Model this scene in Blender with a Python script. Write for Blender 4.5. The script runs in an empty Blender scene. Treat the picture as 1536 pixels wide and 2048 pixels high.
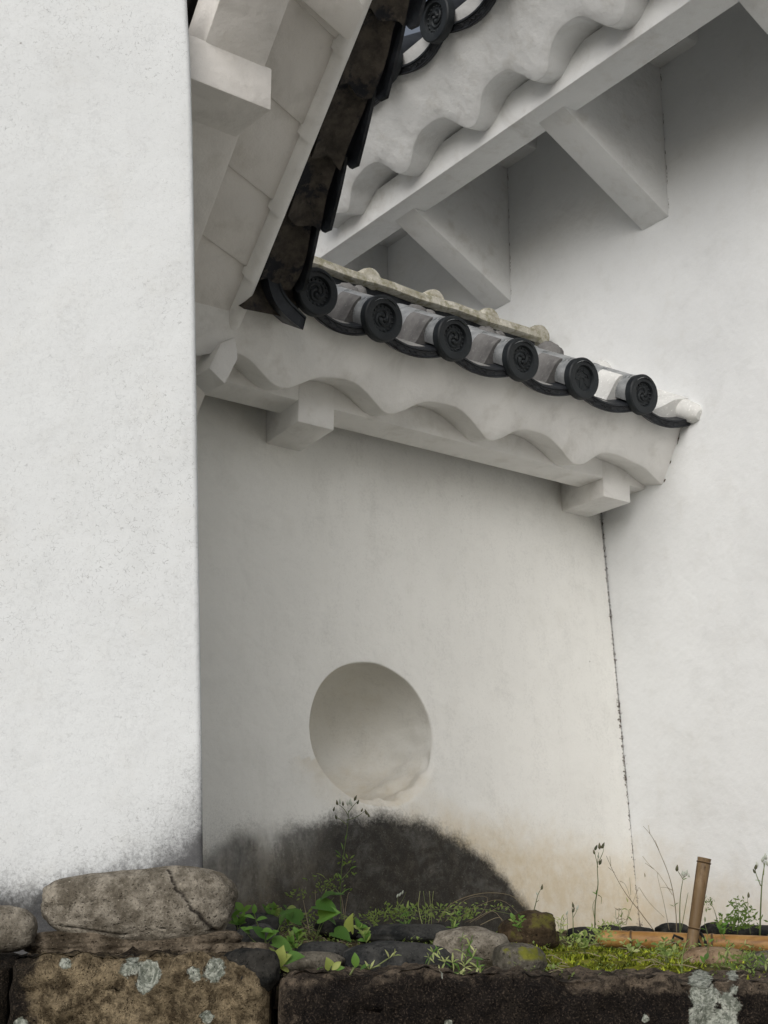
import bpy, bmesh, math, random
from mathutils import Vector, Matrix, noise as mnoise
random.seed(7)
R = math.radians
V = Vector
# ------------------------------------------------------------ camera, sky, sun, exposure
scene = bpy.context.scene
F, TILT = 2800.0, math.atan(776/2800.0)
cd = bpy.data.cameras.new('camera'); cam = bpy.data.objects.new('camera', cd)
scene.collection.objects.link(cam); scene.camera = cam
cam.rotation_euler = (R(90)+TILT, 0, 0)
cd.sensor_fit = 'VERTICAL'; cd.sensor_height = 36.0; cd.lens = F/2048*36; cd.clip_start = .05; cd.clip_end = 2000
scene.render.resolution_x = 768; scene.render.resolution_y = 1024
world = bpy.data.worlds.new('World'); scene.world = world; world.use_nodes = True
SUN_EL, SUN_AZ = 30, -163          # high, thin cloud, light from behind the camera
wn = world.node_tree.nodes; wl = world.node_tree.links; bg = wn['Background']
sky = wn.new('ShaderNodeTexSky'); sky.sky_type = 'NISHITA'; sky.sun_disc = False
sky.sun_elevation = R(SUN_EL); sky.sun_rotation = R(SUN_AZ); sky.dust_density = 4; sky.air_density = 1.0
hs = wn.new('ShaderNodeHueSaturation'); hs.inputs['Saturation'].default_value = .45
wl.new(sky.outputs[0], hs.inputs['Color']); wl.new(hs.outputs[0], bg.inputs[0]); bg.inputs[1].default_value = .07
sl = bpy.data.lights.new('sun', 'SUN'); sun = bpy.data.objects.new('sun', sl); scene.collection.objects.link(sun)
sl.energy = 1.5; sl.angle = R(50); sl.color = (1, .995, .985)
sd = V((math.sin(R(SUN_AZ))*math.cos(R(SUN_EL)), math.cos(R(SUN_AZ))*math.cos(R(SUN_EL)), math.sin(R(SUN_EL))))
sun.rotation_euler = sd.to_track_quat('Z', 'Y').to_euler(); sun.location = (0, 0, 12)
scene.view_settings.view_transform = 'Standard'; scene.view_settings.look = 'None'
scene.view_settings.gamma = 1; scene.view_settings.exposure = .19
scene.render.engine = 'CYCLES'

# ------------------------------------------------------------ geometry of the place (metres, eye at the origin)
ct, st = math.cos(TILT), math.sin(TILT)
def ray(u, v):
    a = (u-768)/F; b = (1024-v)/F
    return V((a, ct-b*st, st+b*ct))
def hit(u, v, P, n):
    r = ray(u, v); return r*(P.dot(n)/r.dot(n))
def atz(u, v, y):                       # point seen at (u,v) lying y metres ahead
    r = ray(u, v); return r*(y/r.y)
def azv(d): return V((math.sin(R(d)), math.cos(R(d)), 0))
D1, D2 = azv(52.1), azv(-34.2)          # run of the small wall / run of the right building
N1, N2 = azv(142.1), azv(-124.2)        # their outward directions
UP = V((0, 0, 1))
P0 = ray(633, 585)*4.57                 # first eave disc of the small roof
S0 = V((1.006, 5.738, -.095))           # foot of the inner corner
BAT = R(3.9)
U1 = (-N1*math.sin(BAT)+UP*math.cos(BAT)); M1 = N1*math.cos(BAT)+UP*math.sin(BAT)  # leaning wall: up and normal

# ------------------------------------------------------------ helpers
COL = scene.collection
def link(o, parent=None):
    COL.objects.link(o)
    if parent is not None:
        o.parent = parent
        o.matrix_parent_inverse = parent.matrix_basis.inverted()
    return o
def mesh_obj(name, verts, faces, mat, parent=None, smooth=False, attrs=None, uv=None):
    me = bpy.data.meshes.new(name); me.from_pydata([tuple(v) for v in verts], [], faces); me.update()
    if attrs:
        for k, vals in attrs.items():
            a = me.attributes.new(k, 'FLOAT', 'POINT'); a.data.foreach_set('value', vals)
    if mat: me.materials.append(mat)
    if smooth: me.polygons.foreach_set('use_smooth', [True]*len(me.polygons))
    o = bpy.data.objects.new(name, me)
    return link(o, parent)
def obj_from(name, me, M, parent=None):
    o = bpy.data.objects.new(name, me); o.matrix_basis = M; return link(o, parent)
def tag(o, label=None, cat=None, group=None, kind=None):
    if label: o['label'] = label
    if cat: o['category'] = cat
    if group: o['group'] = group
    if kind: o['kind'] = kind
    return o
def thing(name, loc, label, cat, group=None):
    o = bpy.data.objects.new(name, None); o.location = loc; o.empty_display_size = .1
    COL.objects.link(o); tag(o, label, cat, group)
    return o
class G:                                    # geometry collector
    def __init__(s): s.v = []; s.f = []
    def add(s, vs, fs):
        k = len(s.v); s.v += [V(v) for v in vs]; s.f += [tuple(i+k for i in f) for f in fs]; return s
    def grid(s, rows, closed=False, flip=False):
        k = len(s.v); n = len(rows[0])
        for r in rows: s.v += [V(p) for p in r]
        for i in range(len(rows)-1):
            for j in range(n if closed else n-1):
                a = k+i*n+j; b = k+i*n+(j+1) % n; c = b+n; d = a+n
                s.f.append((a, d, c, b) if flip else (a, b, c, d))
        return s
    def tube(s, pts, rad, seg=8, cap=True):
        n = len(pts); rows = []; x = None
        for i, p in enumerate(pts):
            t = (V(pts[min(i+1, n-1)])-V(pts[max(i-1, 0)])).normalized()
            if x is None:
                x = t.cross(UP if abs(t.z) < .9 else V((1, 0, 0))).normalized()
            else: x = (x-t*x.dot(t)).normalized()
            y = t.cross(x); r = rad[i] if isinstance(rad, (list, tuple)) else rad
            rows.append([V(p)+(x*math.cos(2*math.pi*j/seg)+y*math.sin(2*math.pi*j/seg))*r for j in range(seg)])
        k = len(s.v); s.grid(rows, True)
        if cap:
            s.f.append(tuple(k+j for j in range(seg))); m = k+(n-1)*seg
            s.f.append(tuple(m+seg-1-j for j in range(seg)))
        return s
    def prism(s, poly, ext):                 # poly: list of points, ext: vector
        n = len(poly); k = len(s.v); ext = V(ext)
        s.v += [V(p) for p in poly]+[V(p)+ext for p in poly]
        s.f.append(tuple(k+i for i in range(n))); s.f.append(tuple(k+n+n-1-i for i in range(n)))
        for i in range(n): j = (i+1) % n; s.f.append((k+i, k+n+i, k+n+j, k+j))
        return s
    def obj(s, name, mat, parent=None, smooth=False, bevel=0, seg=2, M=None):
        me = bpy.data.meshes.new(name); me.from_pydata([tuple(v) for v in s.v], [], s.f); me.update()
        bm = bmesh.new(); bm.from_mesh(me)
        bmesh.ops.recalc_face_normals(bm, faces=bm.faces)
        if bevel:
            es = [e for e in bm.edges if len(e.link_faces) == 2 and e.calc_face_angle(0) > .35]
            bmesh.ops.bevel(bm, geom=es, offset=bevel, segments=seg, profile=.5, affect='EDGES', clamp_overlap=True)
        bm.to_mesh(me); bm.free()
        if smooth or bevel:
            me.polygons.foreach_set('use_smooth', [True]*len(me.polygons))
            if bevel or smooth == 'auto':
                me.set_sharp_from_angle(angle=R(40))
        me.materials.append(mat)
        o = bpy.data.objects.new(name, me)
        if M is not None: o.matrix_basis = M
        return link(o, parent)
def frame(o, x, y, z):
    return Matrix(((x.x, y.x, z.x, o.x), (x.y, y.y, z.y, o.y), (x.z, y.z, z.z, o.z), (0, 0, 0, 1)))
def box(o, x, y, z, x0, x1, y0, y1, z0, z1):
    g = G(); ps = [o+x*a+y*b+z*c for c in (z0, z1) for a, b in ((x0, y0), (x1, y0), (x1, y1), (x0, y1))]
    return g.add(ps, [(0, 3, 2, 1), (4, 5, 6, 7), (0, 1, 5, 4), (1, 2, 6, 5), (2, 3, 7, 6), (3, 0, 4, 7)])
def interp(tab, x):
    if x <= tab[0][0]: return tab[0][1]
    for (a, b), (c, d) in zip(tab, tab[1:]):
        if x <= c: return b+(d-b)*(x-a)/(c-a)
    return tab[-1][1]
def smooth_poly(pts, n=6):                  # catmull-rom through 3D points
    out = []
    for i in range(len(pts)-1):
        p0 = pts[max(i-1, 0)]; p1 = pts[i]; p2 = pts[i+1]; p3 = pts[min(i+2, len(pts)-1)]
        for k in range(n):
            t = k/n
            out.append(.5*((2*p1)+(p2-p0)*t+(2*p0-5*p1+4*p2-p3)*t*t+(3*p1-p0-3*p2+p3)*t**3))
    out.append(pts[-1]); return out
def fb(p, o=4): return mnoise.fractal(V(p), 1.0, 2.0, o)

# ------------------------------------------------------------ materials
class NT:
    def __init__(s, name, rough=.8, spec=.3):
        s.m = bpy.data.materials.new(name); s.m.use_nodes = True
        s.t = s.m.node_tree; s.b = s.t.nodes['Principled BSDF']
        s.b.inputs['Roughness'].default_value = rough; s.b.inputs['Specular IOR Level'].default_value = spec
        s.co = s.n('ShaderNodeTexCoord').outputs['Object']
    def n(s, typ, **kw):
        nd = s.t.nodes.new(typ)
        for k, v in kw.items(): setattr(nd, k, v)
        return nd
    def set(s, sock, v):
        if hasattr(v, 'is_output') or isinstance(v, bpy.types.NodeSocket): s.t.links.new(v, sock)
        elif isinstance(v, (tuple, list)) and len(v) == 3 and sock.type == 'RGBA': sock.default_value = (*v, 1)
        else: sock.default_value = v
    def noise(s, scale, detail=4, rough=.55, co=None, dist=0, stretch=None):
        nd = s.n('ShaderNodeTexNoise'); nd.inputs['Scale'].default_value = scale
        nd.inputs['Detail'].default_value = detail; nd.inputs['Roughness'].default_value = rough
        nd.inputs['Distortion'].default_value = dist
        c = co or s.co
        if stretch:
            mp = s.n('ShaderNodeMapping'); mp.inputs['Scale'].default_value = stretch; s.set(mp.inputs[0], c); c = mp.outputs[0]
        s.set(nd.inputs['Vector'], c); return nd.outputs[0]
    def vor(s, scale, feature='F1', co=None):
        nd = s.n('ShaderNodeTexVoronoi', feature=feature); nd.inputs['Scale'].default_value = scale
        s.set(nd.inputs['Vector'], co or s.co); return nd.outputs[0]
    def ramp(s, f, a, b, lo=0., hi=1.):       # smooth map a..b -> lo..hi
        nd = s.n('ShaderNodeMapRange', interpolation_type='SMOOTHSTEP')
        s.set(nd.inputs[0], f)
        for i, v in zip((1, 2, 3, 4), (a, b, lo, hi)): nd.inputs[i].default_value = v
        return nd.outputs[0]
    def math(s, op, a, b=0., c=None):
        nd = s.n('ShaderNodeMath', operation=op); s.set(nd.inputs[0], a); s.set(nd.inputs[1], b)
        if c is not None: s.set(nd.inputs[2], c)
        return nd.outputs[0]
    def mix(s, f, a, b, mode='MIX'):
        nd = s.n('ShaderNodeMix', data_type='RGBA', blend_type=mode)
        s.set(nd.inputs[0], f); s.set(nd.inputs[6], a); s.set(nd.inputs[7], b); return nd.outputs[2]
    def attr(s, name): return s.n('ShaderNodeAttribute', attribute_name=name).outputs['Fac']
    def bump(s, h, strength=.3, dist=.01, prev=None):
        nd = s.n('ShaderNodeBump'); nd.inputs['Strength'].default_value = strength; nd.inputs['Distance'].default_value = dist
        s.set(nd.inputs['Height'], h)
        if prev is not None: s.set(nd.inputs['Normal'], prev)
        return nd.outputs[0]
    def done(s, col, nrm=None, rough=None):
        s.set(s.b.inputs['Base Color'], col)
        if nrm is not None: s.set(s.b.inputs['Normal'], nrm)
        if rough is not None: s.set(s.b.inputs['Roughness'], rough)
        return s.m

def plaster_trim(name='eave_plaster', base=(.83, .82, .795)):
    t = NT(name, .85, .2)
    big = t.noise(2.3, 4); mid = t.noise(11, 5, .6); fine = t.noise(150, 3)
    c = t.mix(t.ramp(big, .35, .7), base, tuple(x*.90 for x in base))
    c = t.mix(t.ramp(mid, .52, .78, 0, .35), c, (.50, .475, .42))
    sp = t.vor(34); sel = t.noise(7, 2)
    speck = t.math('MULTIPLY', t.ramp(sp, .035, .06, 1, 0), t.ramp(sel, .62, .68))
    c = t.mix(t.math('MULTIPLY', speck, .55), c, (.16, .15, .13))
    st_ = t.noise(6, 5, .65, dist=.8); c = t.mix(t.ramp(st_, .5, .75, 0, .28), c, (.42, .40, .37))
    gr2 = t.noise(300, 2, .6); c = t.mix(t.ramp(gr2, .55, .75, 0, .15), c, (.35, .34, .32))
    nr = t.bump(fine, .3, .002); nr = t.bump(mid, .5, .012, nr); nr = t.bump(big, .5, .05, nr)
    return t.done(c, nr)
M_TRIM = plaster_trim()
M_TRIM_R = plaster_trim('right_eave_plaster', (.83, .84, .84))
M_TRIM_L = plaster_trim('left_eave_plaster', (.78, .755, .72))

def wall_mat(name, base, craze=0., mold=False, tan=0., seam=True, streak=.3):
    t = NT(name, .88, .15)
    big = t.noise(1.7, 5, .6); mid = t.noise(7, 6, .65); fine = t.noise(220, 3, .6)
    c = t.mix(t.ramp(big, .3, .75), base, tuple(x*.93 for x in base))
    c = t.mix(t.ramp(mid, .5, .85, 0, .22), c, (.55, .53, .47))
    # pale washed drip streaks
    strk = t.noise(5, 4, .6, stretch=(3.0, 3.0, .35))
    c = t.mix(t.ramp(strk, .55, .8, 0, streak*.35), c, (.50, .49, .45))
    if tan:
        ta = t.math('ADD', t.attr('tan'), t.math('MULTIPLY', t.math('SUBTRACT', mid, .5), .35))
        tm = t.ramp(ta, -.10, .30)
        tn = t.noise(16, 6, .7)
        c = t.mix(t.math('MULTIPLY', tm, t.ramp(tn, .25, .7, .55*tan, 1.*tan)), c, (.60, .50, .335))
    h = fine
    if craze:
        vz = t.n('ShaderNodeTexNoise'); vz.inputs['Scale'].default_value = 20; t.set(vz.inputs['Vector'], t.co)
        wc = t.n('ShaderNodeVectorMath', operation='SCALE'); t.set(wc.inputs[0], vz.outputs['Color']); wc.inputs['Scale'].default_value = .05
        ad = t.n('ShaderNodeVectorMath', operation='ADD'); t.set(ad.inputs[0], t.co); t.set(ad.inputs[1], wc.outputs[0])
        e = t.vor(105, 'DISTANCE_TO_EDGE', ad.outputs[0]); br = t.noise(80, 3, .6)
        pa = t.noise(1.6, 3, .6)
        ce = t.math('MULTIPLY', t.ramp(e, .014, .04, 1, 0), t.ramp(br, .50, .58))
        amt = t.math('ADD', t.ramp(pa, .40, .66, .22, .75), t.attr('dirt'))
        ce = t.math('MULTIPLY', ce, t.math('MINIMUM', amt, 1.0))
        c = t.mix(t.math('MULTIPLY', ce, craze), c, (.13, .13, .125))
    if mold:
        n1 = t.noise(6, 5, .6); n2 = t.noise(95, 5, .75); n3 = t.noise(26, 5, .7); n7 = t.noise(14, 6, .7, stretch=(1., 1., .35))
        d = t.attr('mold')
        soft = t.math('ADD', d, t.math('MULTIPLY', t.math('SUBTRACT', n1, .5), .11))
        m0 = t.ramp(soft, -.065, .085)
        sp_ = t.ramp(t.math('ADD', t.math('MULTIPLY', n2, .6), t.math('MULTIPLY', n7, .4)), .38, .62)
        # solid where deep, broken into specks where thin
        m = t.ramp(t.math('ADD', t.math('MULTIPLY', m0, 1.25), t.math('MULTIPLY', sp_, .30)), .14, 1.05)
        fade = t.attr('fade')
        m = t.math('MULTIPLY', m, t.math('SUBTRACT', 1., t.math('MULTIPLY', fade, t.ramp(t.math('ADD', n7, t.math('MULTIPLY', n2, .4)), .52, .85, .35, 1.))))
        dark = t.mix(t.ramp(n3, .42, .76), (.008, .008, .008), (.048, .044, .038))
        dark = t.mix(t.ramp(n7, .56, .76, 0, .4), dark, (.10, .095, .082))
        dark = t.mix(t.ramp(n2, .60, .72, 0, .5), dark, (.26, .25, .23))
        c = t.mix(t.math('MULTIPLY', m, .96), c, dark)
        n8 = t.noise(190, 4, .8)
        gr = t.attr('dirt')       # grey veil around it
        gm = t.math('MULTIPLY', t.ramp(t.math('ADD', gr, t.math('ADD', t.math('MULTIPLY', t.math('SUBTRACT', n8, .5), 1.0), t.math('MULTIPLY', t.math('SUBTRACT', n1, .5), .35))), .12, 1.15), .85)
        c = t.mix(gm, c, (.12, .12, .124))
    if seam:
        sd_ = t.math('ADD', t.attr('seam'), t.math('MULTIPLY', t.math('SUBTRACT', t.noise(14, 3), .5), .006)); nn = t.noise(60, 4, .7); n5 = t.noise(6, 4, .7, stretch=(.01, .01, 1.)); n6 = t.noise(45, 3, .6, stretch=(.01, .01, 1.))
        w = t.math('ADD', t.math('MULTIPLY', t.ramp(n5, .42, .7), .006), t.math('MULTIPLY', t.math('MULTIPLY', t.ramp(nn, .5, .75), t.ramp(n5, .3, .7, .3, 1.4)), .022)); w = t.math('SUBTRACT', w, .0006)
        k = t.math('SUBTRACT', w, t.math('ABSOLUTE', sd_))
        lm = t.math('MULTIPLY', t.ramp(k, -.001, .003), t.ramp(n6, .43, .56))
        c = t.mix(t.math('MULTIPLY', lm, .8), c, (.10, .085, .07))
        k2 = t.math('SUBTRACT', .0022, t.math('ABSOLUTE', sd_))
        c = t.mix(t.math('MULTIPLY', t.ramp(k2, -.0018, .001), t.math('MULTIPLY', t.ramp(n5, .35, .6, .15, .5), t.ramp(n6, .38, .56, .3, 1.))), c, (.12, .10, .085))
        # rare pin specks
    sp = t.vor(9); sel = t.noise(3, 1)
    speck = t.math('MULTIPLY', t.ramp(sp, .02, .032, 1, 0), t.ramp(sel, .55, .62))
    c = t.mix(t.math('MULTIPLY', speck, .6), c, (.15, .13, .10))
    tr = t.noise(9, 6, .7, dist=.6, stretch=(.8, .8, 1.1)); gr2 = t.noise(340, 2, .6)
    c = t.mix(t.ramp(tr, .50, .74, 0, .12), c, (.45, .45, .43)); c = t.mix(t.ramp(gr2, .55, .75, 0, .16), c, (.35, .35, .34))
    nr = t.bump(fine, .3, .0015); nr = t.bump(tr, .22, .006, nr); nr = t.bump(mid, .4, .010, nr); nr = t.bump(big, .5, .04, nr)
    return t.done(c, nr)
M_SW = wall_mat('small_wall_plaster', (.85, .845, .81), mold=True, tan=.85)
M_RW = wall_mat('right_wall_plaster', (.825, .84, .845), tan=.75, streak=.2)
M_LW = wall_mat('left_wall_plaster', (.67, .69, .695), craze=.75, mold=True, seam=False, streak=.2)

def tile_mat(name, a, b, rough=.42, spec=.5, lichen=0., metal=0.):
    t = NT(name, rough, spec)
    n1 = t.noise(14, 6, .65); n2 = t.noise(90, 4, .6); n3 = t.noise(30, 5, .7)
    c = t.mix(t.ramp(n1, .3, .7), a, b)
    c = t.mix(t.ramp(n2, .55, .75, 0, .35), c, tuple(x*2.1 for x in b))
    if lichen: c = t.mix(t.ramp(n3, .56-.12*lichen, .68, 0, .8), c, (.20, .19, .11))
    nr = t.bump(n2, .25, .002); nr = t.bump(n1, .2, .006, nr)
    return t.done(c, nr, t.ramp(n1, .3, .7, rough-.08, rough+.15))
M_TILE = tile_mat('smoked_tile', (.010, .011, .014), (.030, .034, .040), .42, .35)
M_FACE = tile_mat('tile_face', (.009, .011, .013), (.022, .026, .029), .5, .3)
M_COVER = tile_mat('cover_tile', (.16, .17, .175), (.36, .37, .375), .30, .6)
M_COVER_OLD = tile_mat('mossy_cover_tile', (.07, .07, .055), (.15, .145, .10), .5, .4, 1.)
def brown_mat():
    t = NT('tile_underside', .75, .25)
    n1 = t.noise(9, 6, .7); n2 = t.noise(60, 5, .7); n3 = t.noise(22, 5, .7)
    c = t.mix(t.ramp(n3, .3, .7), (.030, .026, .022), (.080, .068, .055))
    c = t.mix(t.ramp(n1, .52, .62), c, (.012, .013, .017))
    c = t.mix(t.ramp(n2, .62, .74, 0, .5), c, (.17, .14, .10))
    return t.done(c, t.bump(n3, .5, .01, t.bump(n2, .3, .003)))
M_BROWN = brown_mat()
M_MORTAR = tile_mat('grey_mortar', (.105, .102, .100), (.20, .195, .19), .85, .2)
M_MORTAR_W = tile_mat('white_mortar', (.62, .62, .60), (.74, .74, .72), .85, .2)
M_RIDGE = tile_mat('ridge_mortar', (.30, .28, .22), (.56, .54, .48), .8, .2, 1.0)
def simple(name, col, rough=.8): return NT(name, rough, .3).done(col)
M_DARK = simple('dark_timber', (.025, .022, .02))

def stone_mat(name, a, b, sc=18, pits=.4, lich=0, crack=False, moss=0, bumpd=.012):
    t = NT(name, .92, .12)
    n0 = t.noise(sc*.7, 6, .7); n1 = t.noise(sc, 8, .7); n2 = t.noise(sc*9, 5, .7); vv = t.vor(sc*5)
    c = t.mix(t.ramp(n1, .38, .64), tuple(x*.75 for x in a), tuple(x*1.08 for x in b))
    c = t.mix(t.ramp(n0, .45, .62, 0, .38), c, tuple(x*.5 for x in a))
    c = t.mix(t.ramp(n2, .58, .72, 0, .6), c, tuple(min(x*1.9, .7) for x in b))
    c = t.mix(t.ramp(n2, .45, .33, 0, .85), c, tuple(x*.25 for x in a))
    h = t.math('ADD', t.math('MULTIPLY', n1, .7), t.math('MULTIPLY', n2, .25))
    if pits: h = t.math('SUBTRACT', h, t.math('MULTIPLY', t.ramp(vv, .05, .3, 1, 0), pits*.6))
    if lich:
        ln = t.noise(30, 6, .7); ln2 = t.noise(13, 4, .6); la = t.math('ADD', t.attr('lichen'), t.math('MULTIPLY', t.math('SUBTRACT', ln, .5), 1.5)); la = t.math('ADD', la, t.math('MULTIPLY', t.math('SUBTRACT', ln2, .5), 1.1))
        lm = t.ramp(la, .52, .66); lc = t.mix(t.ramp(t.noise(110, 5, .7), .4, .62), (.20, .22, .18), (.55, .57, .50))
        c = t.mix(lm, c, lc); h = t.math('ADD', h, t.math('MULTIPLY', lm, .25))
        da = t.math('ADD', t.attr('black'), t.math('MULTIPLY', t.math('SUBTRACT', n1, .5), 1.2)); da = t.math('ADD', da, t.math('MULTIPLY', t.math('SUBTRACT', n0, .5), 1.4))
        dm = t.math('MULTIPLY', t.ramp(da, .3, .62), t.math('SUBTRACT', 1., lm))
        dc = t.mix(t.ramp(n2, .5, .7), (.007, .006, .006), (.095, .072, .055))
        c = t.mix(t.math('MULTIPLY', dm, .93), c, dc)
    if moss:
        mn = t.noise(14, 5, .7); ge = t.n('ShaderNodeNewGeometry'); sx = t.n('ShaderNodeSeparateXYZ'); t.set(sx.inputs[0], ge.outputs['Normal'])
        mm = t.math('MULTIPLY', t.ramp(mn, .50, .60), t.ramp(sx.outputs[2], -.1, .5)); mm = t.math('MULTIPLY', mm, moss)
        c = t.mix(mm, c, t.mix(t.noise(60, 3), (.05, .06, .008), (.20, .20, .03)))
    if crack:
        ca = t.attr('crack'); c = t.mix(t.ramp(ca, .2, .8), c, (.035, .03, .025))
    nr = t.bump(h, .8, bumpd)
    return t.done(c, nr)
M_BOULDER = stone_mat('boulder_stone', (.15, .13, .10), (.29, .262, .215), 26, .6, crack=True, bumpd=.012)
M_PEBBLE = stone_mat('cobble_stone', (.085, .075, .058), (.17, .155, .125), 26, .5, crack=False, bumpd=.007)
M_RUBBLE = stone_mat('rubble', (.07, .055, .038), (.19, .155, .115), 24, .8, bumpd=.014)
M_SLATE = stone_mat('slate_stone', (.022, .024, .025), (.065, .064, .060), 14, .3, bumpd=.005)
M_BLACKST = stone_mat('black_cobble', (.010, .011, .011), (.045, .042, .037), 16, .2, bumpd=.006)
M_BROWNST = stone_mat('brown_stone', (.035, .025, .016), (.085, .060, .036), 12, .3, moss=.5, bumpd=.01)
M_TANST = stone_mat('tan_stone', (.20, .13, .075), (.34, .25, .17), 8, .2, moss=.3, bumpd=.006)
M_MOSSST = stone_mat('mossy_stone', (.07, .065, .05), (.16, .145, .12), 16, .4, moss=.95, bumpd=.008)
M_BLOCK_L = stone_mat('tuff_block', (.10, .075, .045), (.34, .27, .17), 30, 1.2, lich=1, bumpd=.045)
M_BLOCK_R = stone_mat('dark_tuff_block', (.05, .040, .032), (.21, .165, .12), 30, 1., lich=1, bumpd=.04)

def leaf_mat(name, a, b, trans=.35):
    t = NT(name, .55, .35)
    oi = t.n('ShaderNodeObjectInfo'); n = t.noise(25, 3)
    f = t.math('ADD', t.math('MULTIPLY', oi.outputs['Random'], .5), t.math('MULTIPLY', n, .5))
    c = t.mix(t.ramp(f, .15, .8), a, b)
    t.set(t.b.inputs['Base Color'], c)
    tr = t.n('ShaderNodeBsdfTranslucent'); t.set(tr.inputs[0], t.mix(.5, c, (.35, .5, .05)))
    ms = t.n('ShaderNodeMixShader'); ms.inputs[0].default_value = trans
    t.t.links.new(t.b.outputs[0], ms.inputs[1]); t.t.links.new(tr.outputs[0], ms.inputs[2])
    t.t.links.new(ms.outputs[0], t.t.nodes['Material Output'].inputs[0])
    return t.m
M_LEAF = leaf_mat('green_leaf', (.04, .11, .02), (.13, .26, .05))
M_LEAFD = leaf_mat('dark_green_leaf', (.02, .055, .015), (.05, .11, .03))
M_LEAFY = leaf_mat('yellow_green_leaf', (.17, .22, .04), (.36, .40, .12))
M_WEED = leaf_mat('weed_leaf', (.06, .12, .02), (.30, .37, .12))
M_STARL = leaf_mat('pale_leaf', (.20, .27, .08), (.50, .52, .24))
M_STEM = leaf_mat('green_stem', (.07, .10, .03), (.14, .17, .06), .1)
M_DRY = leaf_mat('dry_stem', (.16, .12, .07), (.30, .25, .16), .1)
M_BUD = leaf_mat('dark_bud', (.05, .06, .03), (.12, .11, .06), .1)
M_FLUFF = leaf_mat('seed_fluff', (.45, .48, .42), (.6, .62, .55), .2)
def moss_mat():
    t = NT('moss', .8, .1)
    n = t.noise(34, 4, .6); n2 = t.noise(9, 3, .6)
    c = t.mix(t.ramp(n, .42, .62), (.045, .06, .004), (.36, .41, .045)); c = t.mix(t.ramp(n2, .5, .68, 0, .7), c, (.05, .055, .01))
    return t.done(c)
M_MOSS = moss_mat()
def bamboo_mat(name, ca, cb, dark, st, nodes):
    t = NT(name, .5, .3)
    n = t.noise(6, 5, .6); n2 = t.noise(80, 4, .6, stretch=st); n3 = t.noise(11, 6, .75, stretch=tuple(.35+.65*x for x in st)); n4 = t.noise(200, 3, .6)
    c = t.mix(t.ramp(n, .35, .65), ca, cb)
    c = t.mix(t.ramp(n2, .48, .70, 0, .7), c, dark)
    c = t.mix(t.ramp(n3, .50, .64, 0, .85), c, tuple(x*.45 for x in dark))
    c = t.mix(t.ramp(n4, .60, .72, 0, .5), c, tuple(x*.5 for x in dark))
    if nodes:
        c = t.mix(t.math('MULTIPLY', t.ramp(t.attr('node'), .25, .8), .85), c, (.035, .018, .008))
    return t.done(c, t.bump(n2, .3, .003))
M_BAMBOO = bamboo_mat('bamboo', (.25, .125, .035), (.36, .205, .065), (.14, .062, .02), (.12, 1, 1), True)
M_BAMBOO2 = bamboo_mat('weathered_bamboo', (.15, .098, .05), (.24, .165, .092), (.085, .04, .018), (1, 1, .12), True)
M_ROPE = simple('black_rope', (.012, .012, .012), .9)
def soil_mat():
    t = NT('soil', .95, .1)
    n = t.noise(20, 8, .7); n2 = t.noise(6, 4)
    c = t.mix(t.ramp(n, .3, .7), (.020, .015, .010), (.14, .11, .07))
    c = t.mix(t.math('MULTIPLY', t.attr('moss'), t.ramp(n2, .3, .5, .5, 1)), c, t.mix(t.ramp(n, .35, .65), (.06, .065, .006), (.22, .23, .02)))
    return t.done(c, t.bump(n, .9, .015))
M_SOIL = soil_mat()
def gravel_mat():
    t = NT('gravel_ground', .95, .1)
    v = t.vor(40); n = t.noise(3, 4)
    c = t.mix(t.ramp(v, .1, .6), (.47, .455, .42), (.40, .385, .35)); c = t.mix(t.ramp(n, .4, .6, 0, .3), c, (.38, .36, .32))
    return t.done(c, t.bump(v, .6, .02))
M_GRAVEL = gravel_mat()

# ------------------------------------------------------------ ground in front of the terrace
GZ = -1.45
g = G(); n = 24; rows = []
for i in range(n+1):
    y = -400+ i*800/n; rows.append([V((-400+j*800/n, y, GZ)) for j in range(n+1)])
g.grid(rows); tag(g.obj('ground', M_GRAVEL), kind='structure')

# ------------------------------------------------------------ helper for wall sheets with stain attributes
def wall_attrs(pts, fs):
    return {k: [f(p) for p in pts] for k, f in fs.items()}

# ============================================================ SMALL WALL under the tiled roof
sw = thing('plaster_wall', S0-D1*1.0+UP*0, 'low white plaster wall with a round hole and dark mould, capped by a small tiled roof', 'wall')
def swp(s, t, out=0.): return S0+D1*s+U1*t+M1*out
def sw_hit(u, v):
    p = hit(u, v, S0, M1)-S0; return p.dot(D1), p.dot(U1)
mold_tab = sorted([sw_hit(*q) for q in [(405, 1730), (440, 1690), (460, 1668), (500, 1658), (560, 1662), (610, 1652), (650, 1636), (700, 1632), (760, 1634), (820, 1646), (880, 1662), (930, 1690), (975, 1722), (1010, 1760), (1045, 1800), (1075, 1845), (1110, 1900)]])
mold_tab = [(mold_tab[0][0]-1.2, mold_tab[0][1])]+mold_tab+[(mold_tab[-1][0]+.4, -.8)]
tan_tab = sorted([sw_hit(*q) for q in [(405, 1700), (700, 1640), (860, 1590), (960, 1610), (1050, 1640), (1150, 1660), (1270, 1700)]])
def f_mold(p):
    q = p-S0; s = q.dot(D1); t = q.dot(U1)
    d = interp(mold_tab, s)-t
    return d if d < 0 else min(d, d)
def f_tan(p):
    q = p-S0; s_, t_ = q.dot(D1), q.dot(U1); dpt = -q.dot(M1)
    a = (interp(tan_tab, s_)-t_)*1.5
    if dpt > .004: a = max(a, -.10+min(.04, dpt*.3)+max(0, hc[1]-t_)*.95+max(0, hc[0]-s_)*.25)
    else: a = max(a, .06-abs(math.hypot(s_-hc[0], t_-hc[1])-.27)*1.5 if t_ < hc[1]-.1 else -1)
    return a
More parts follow.
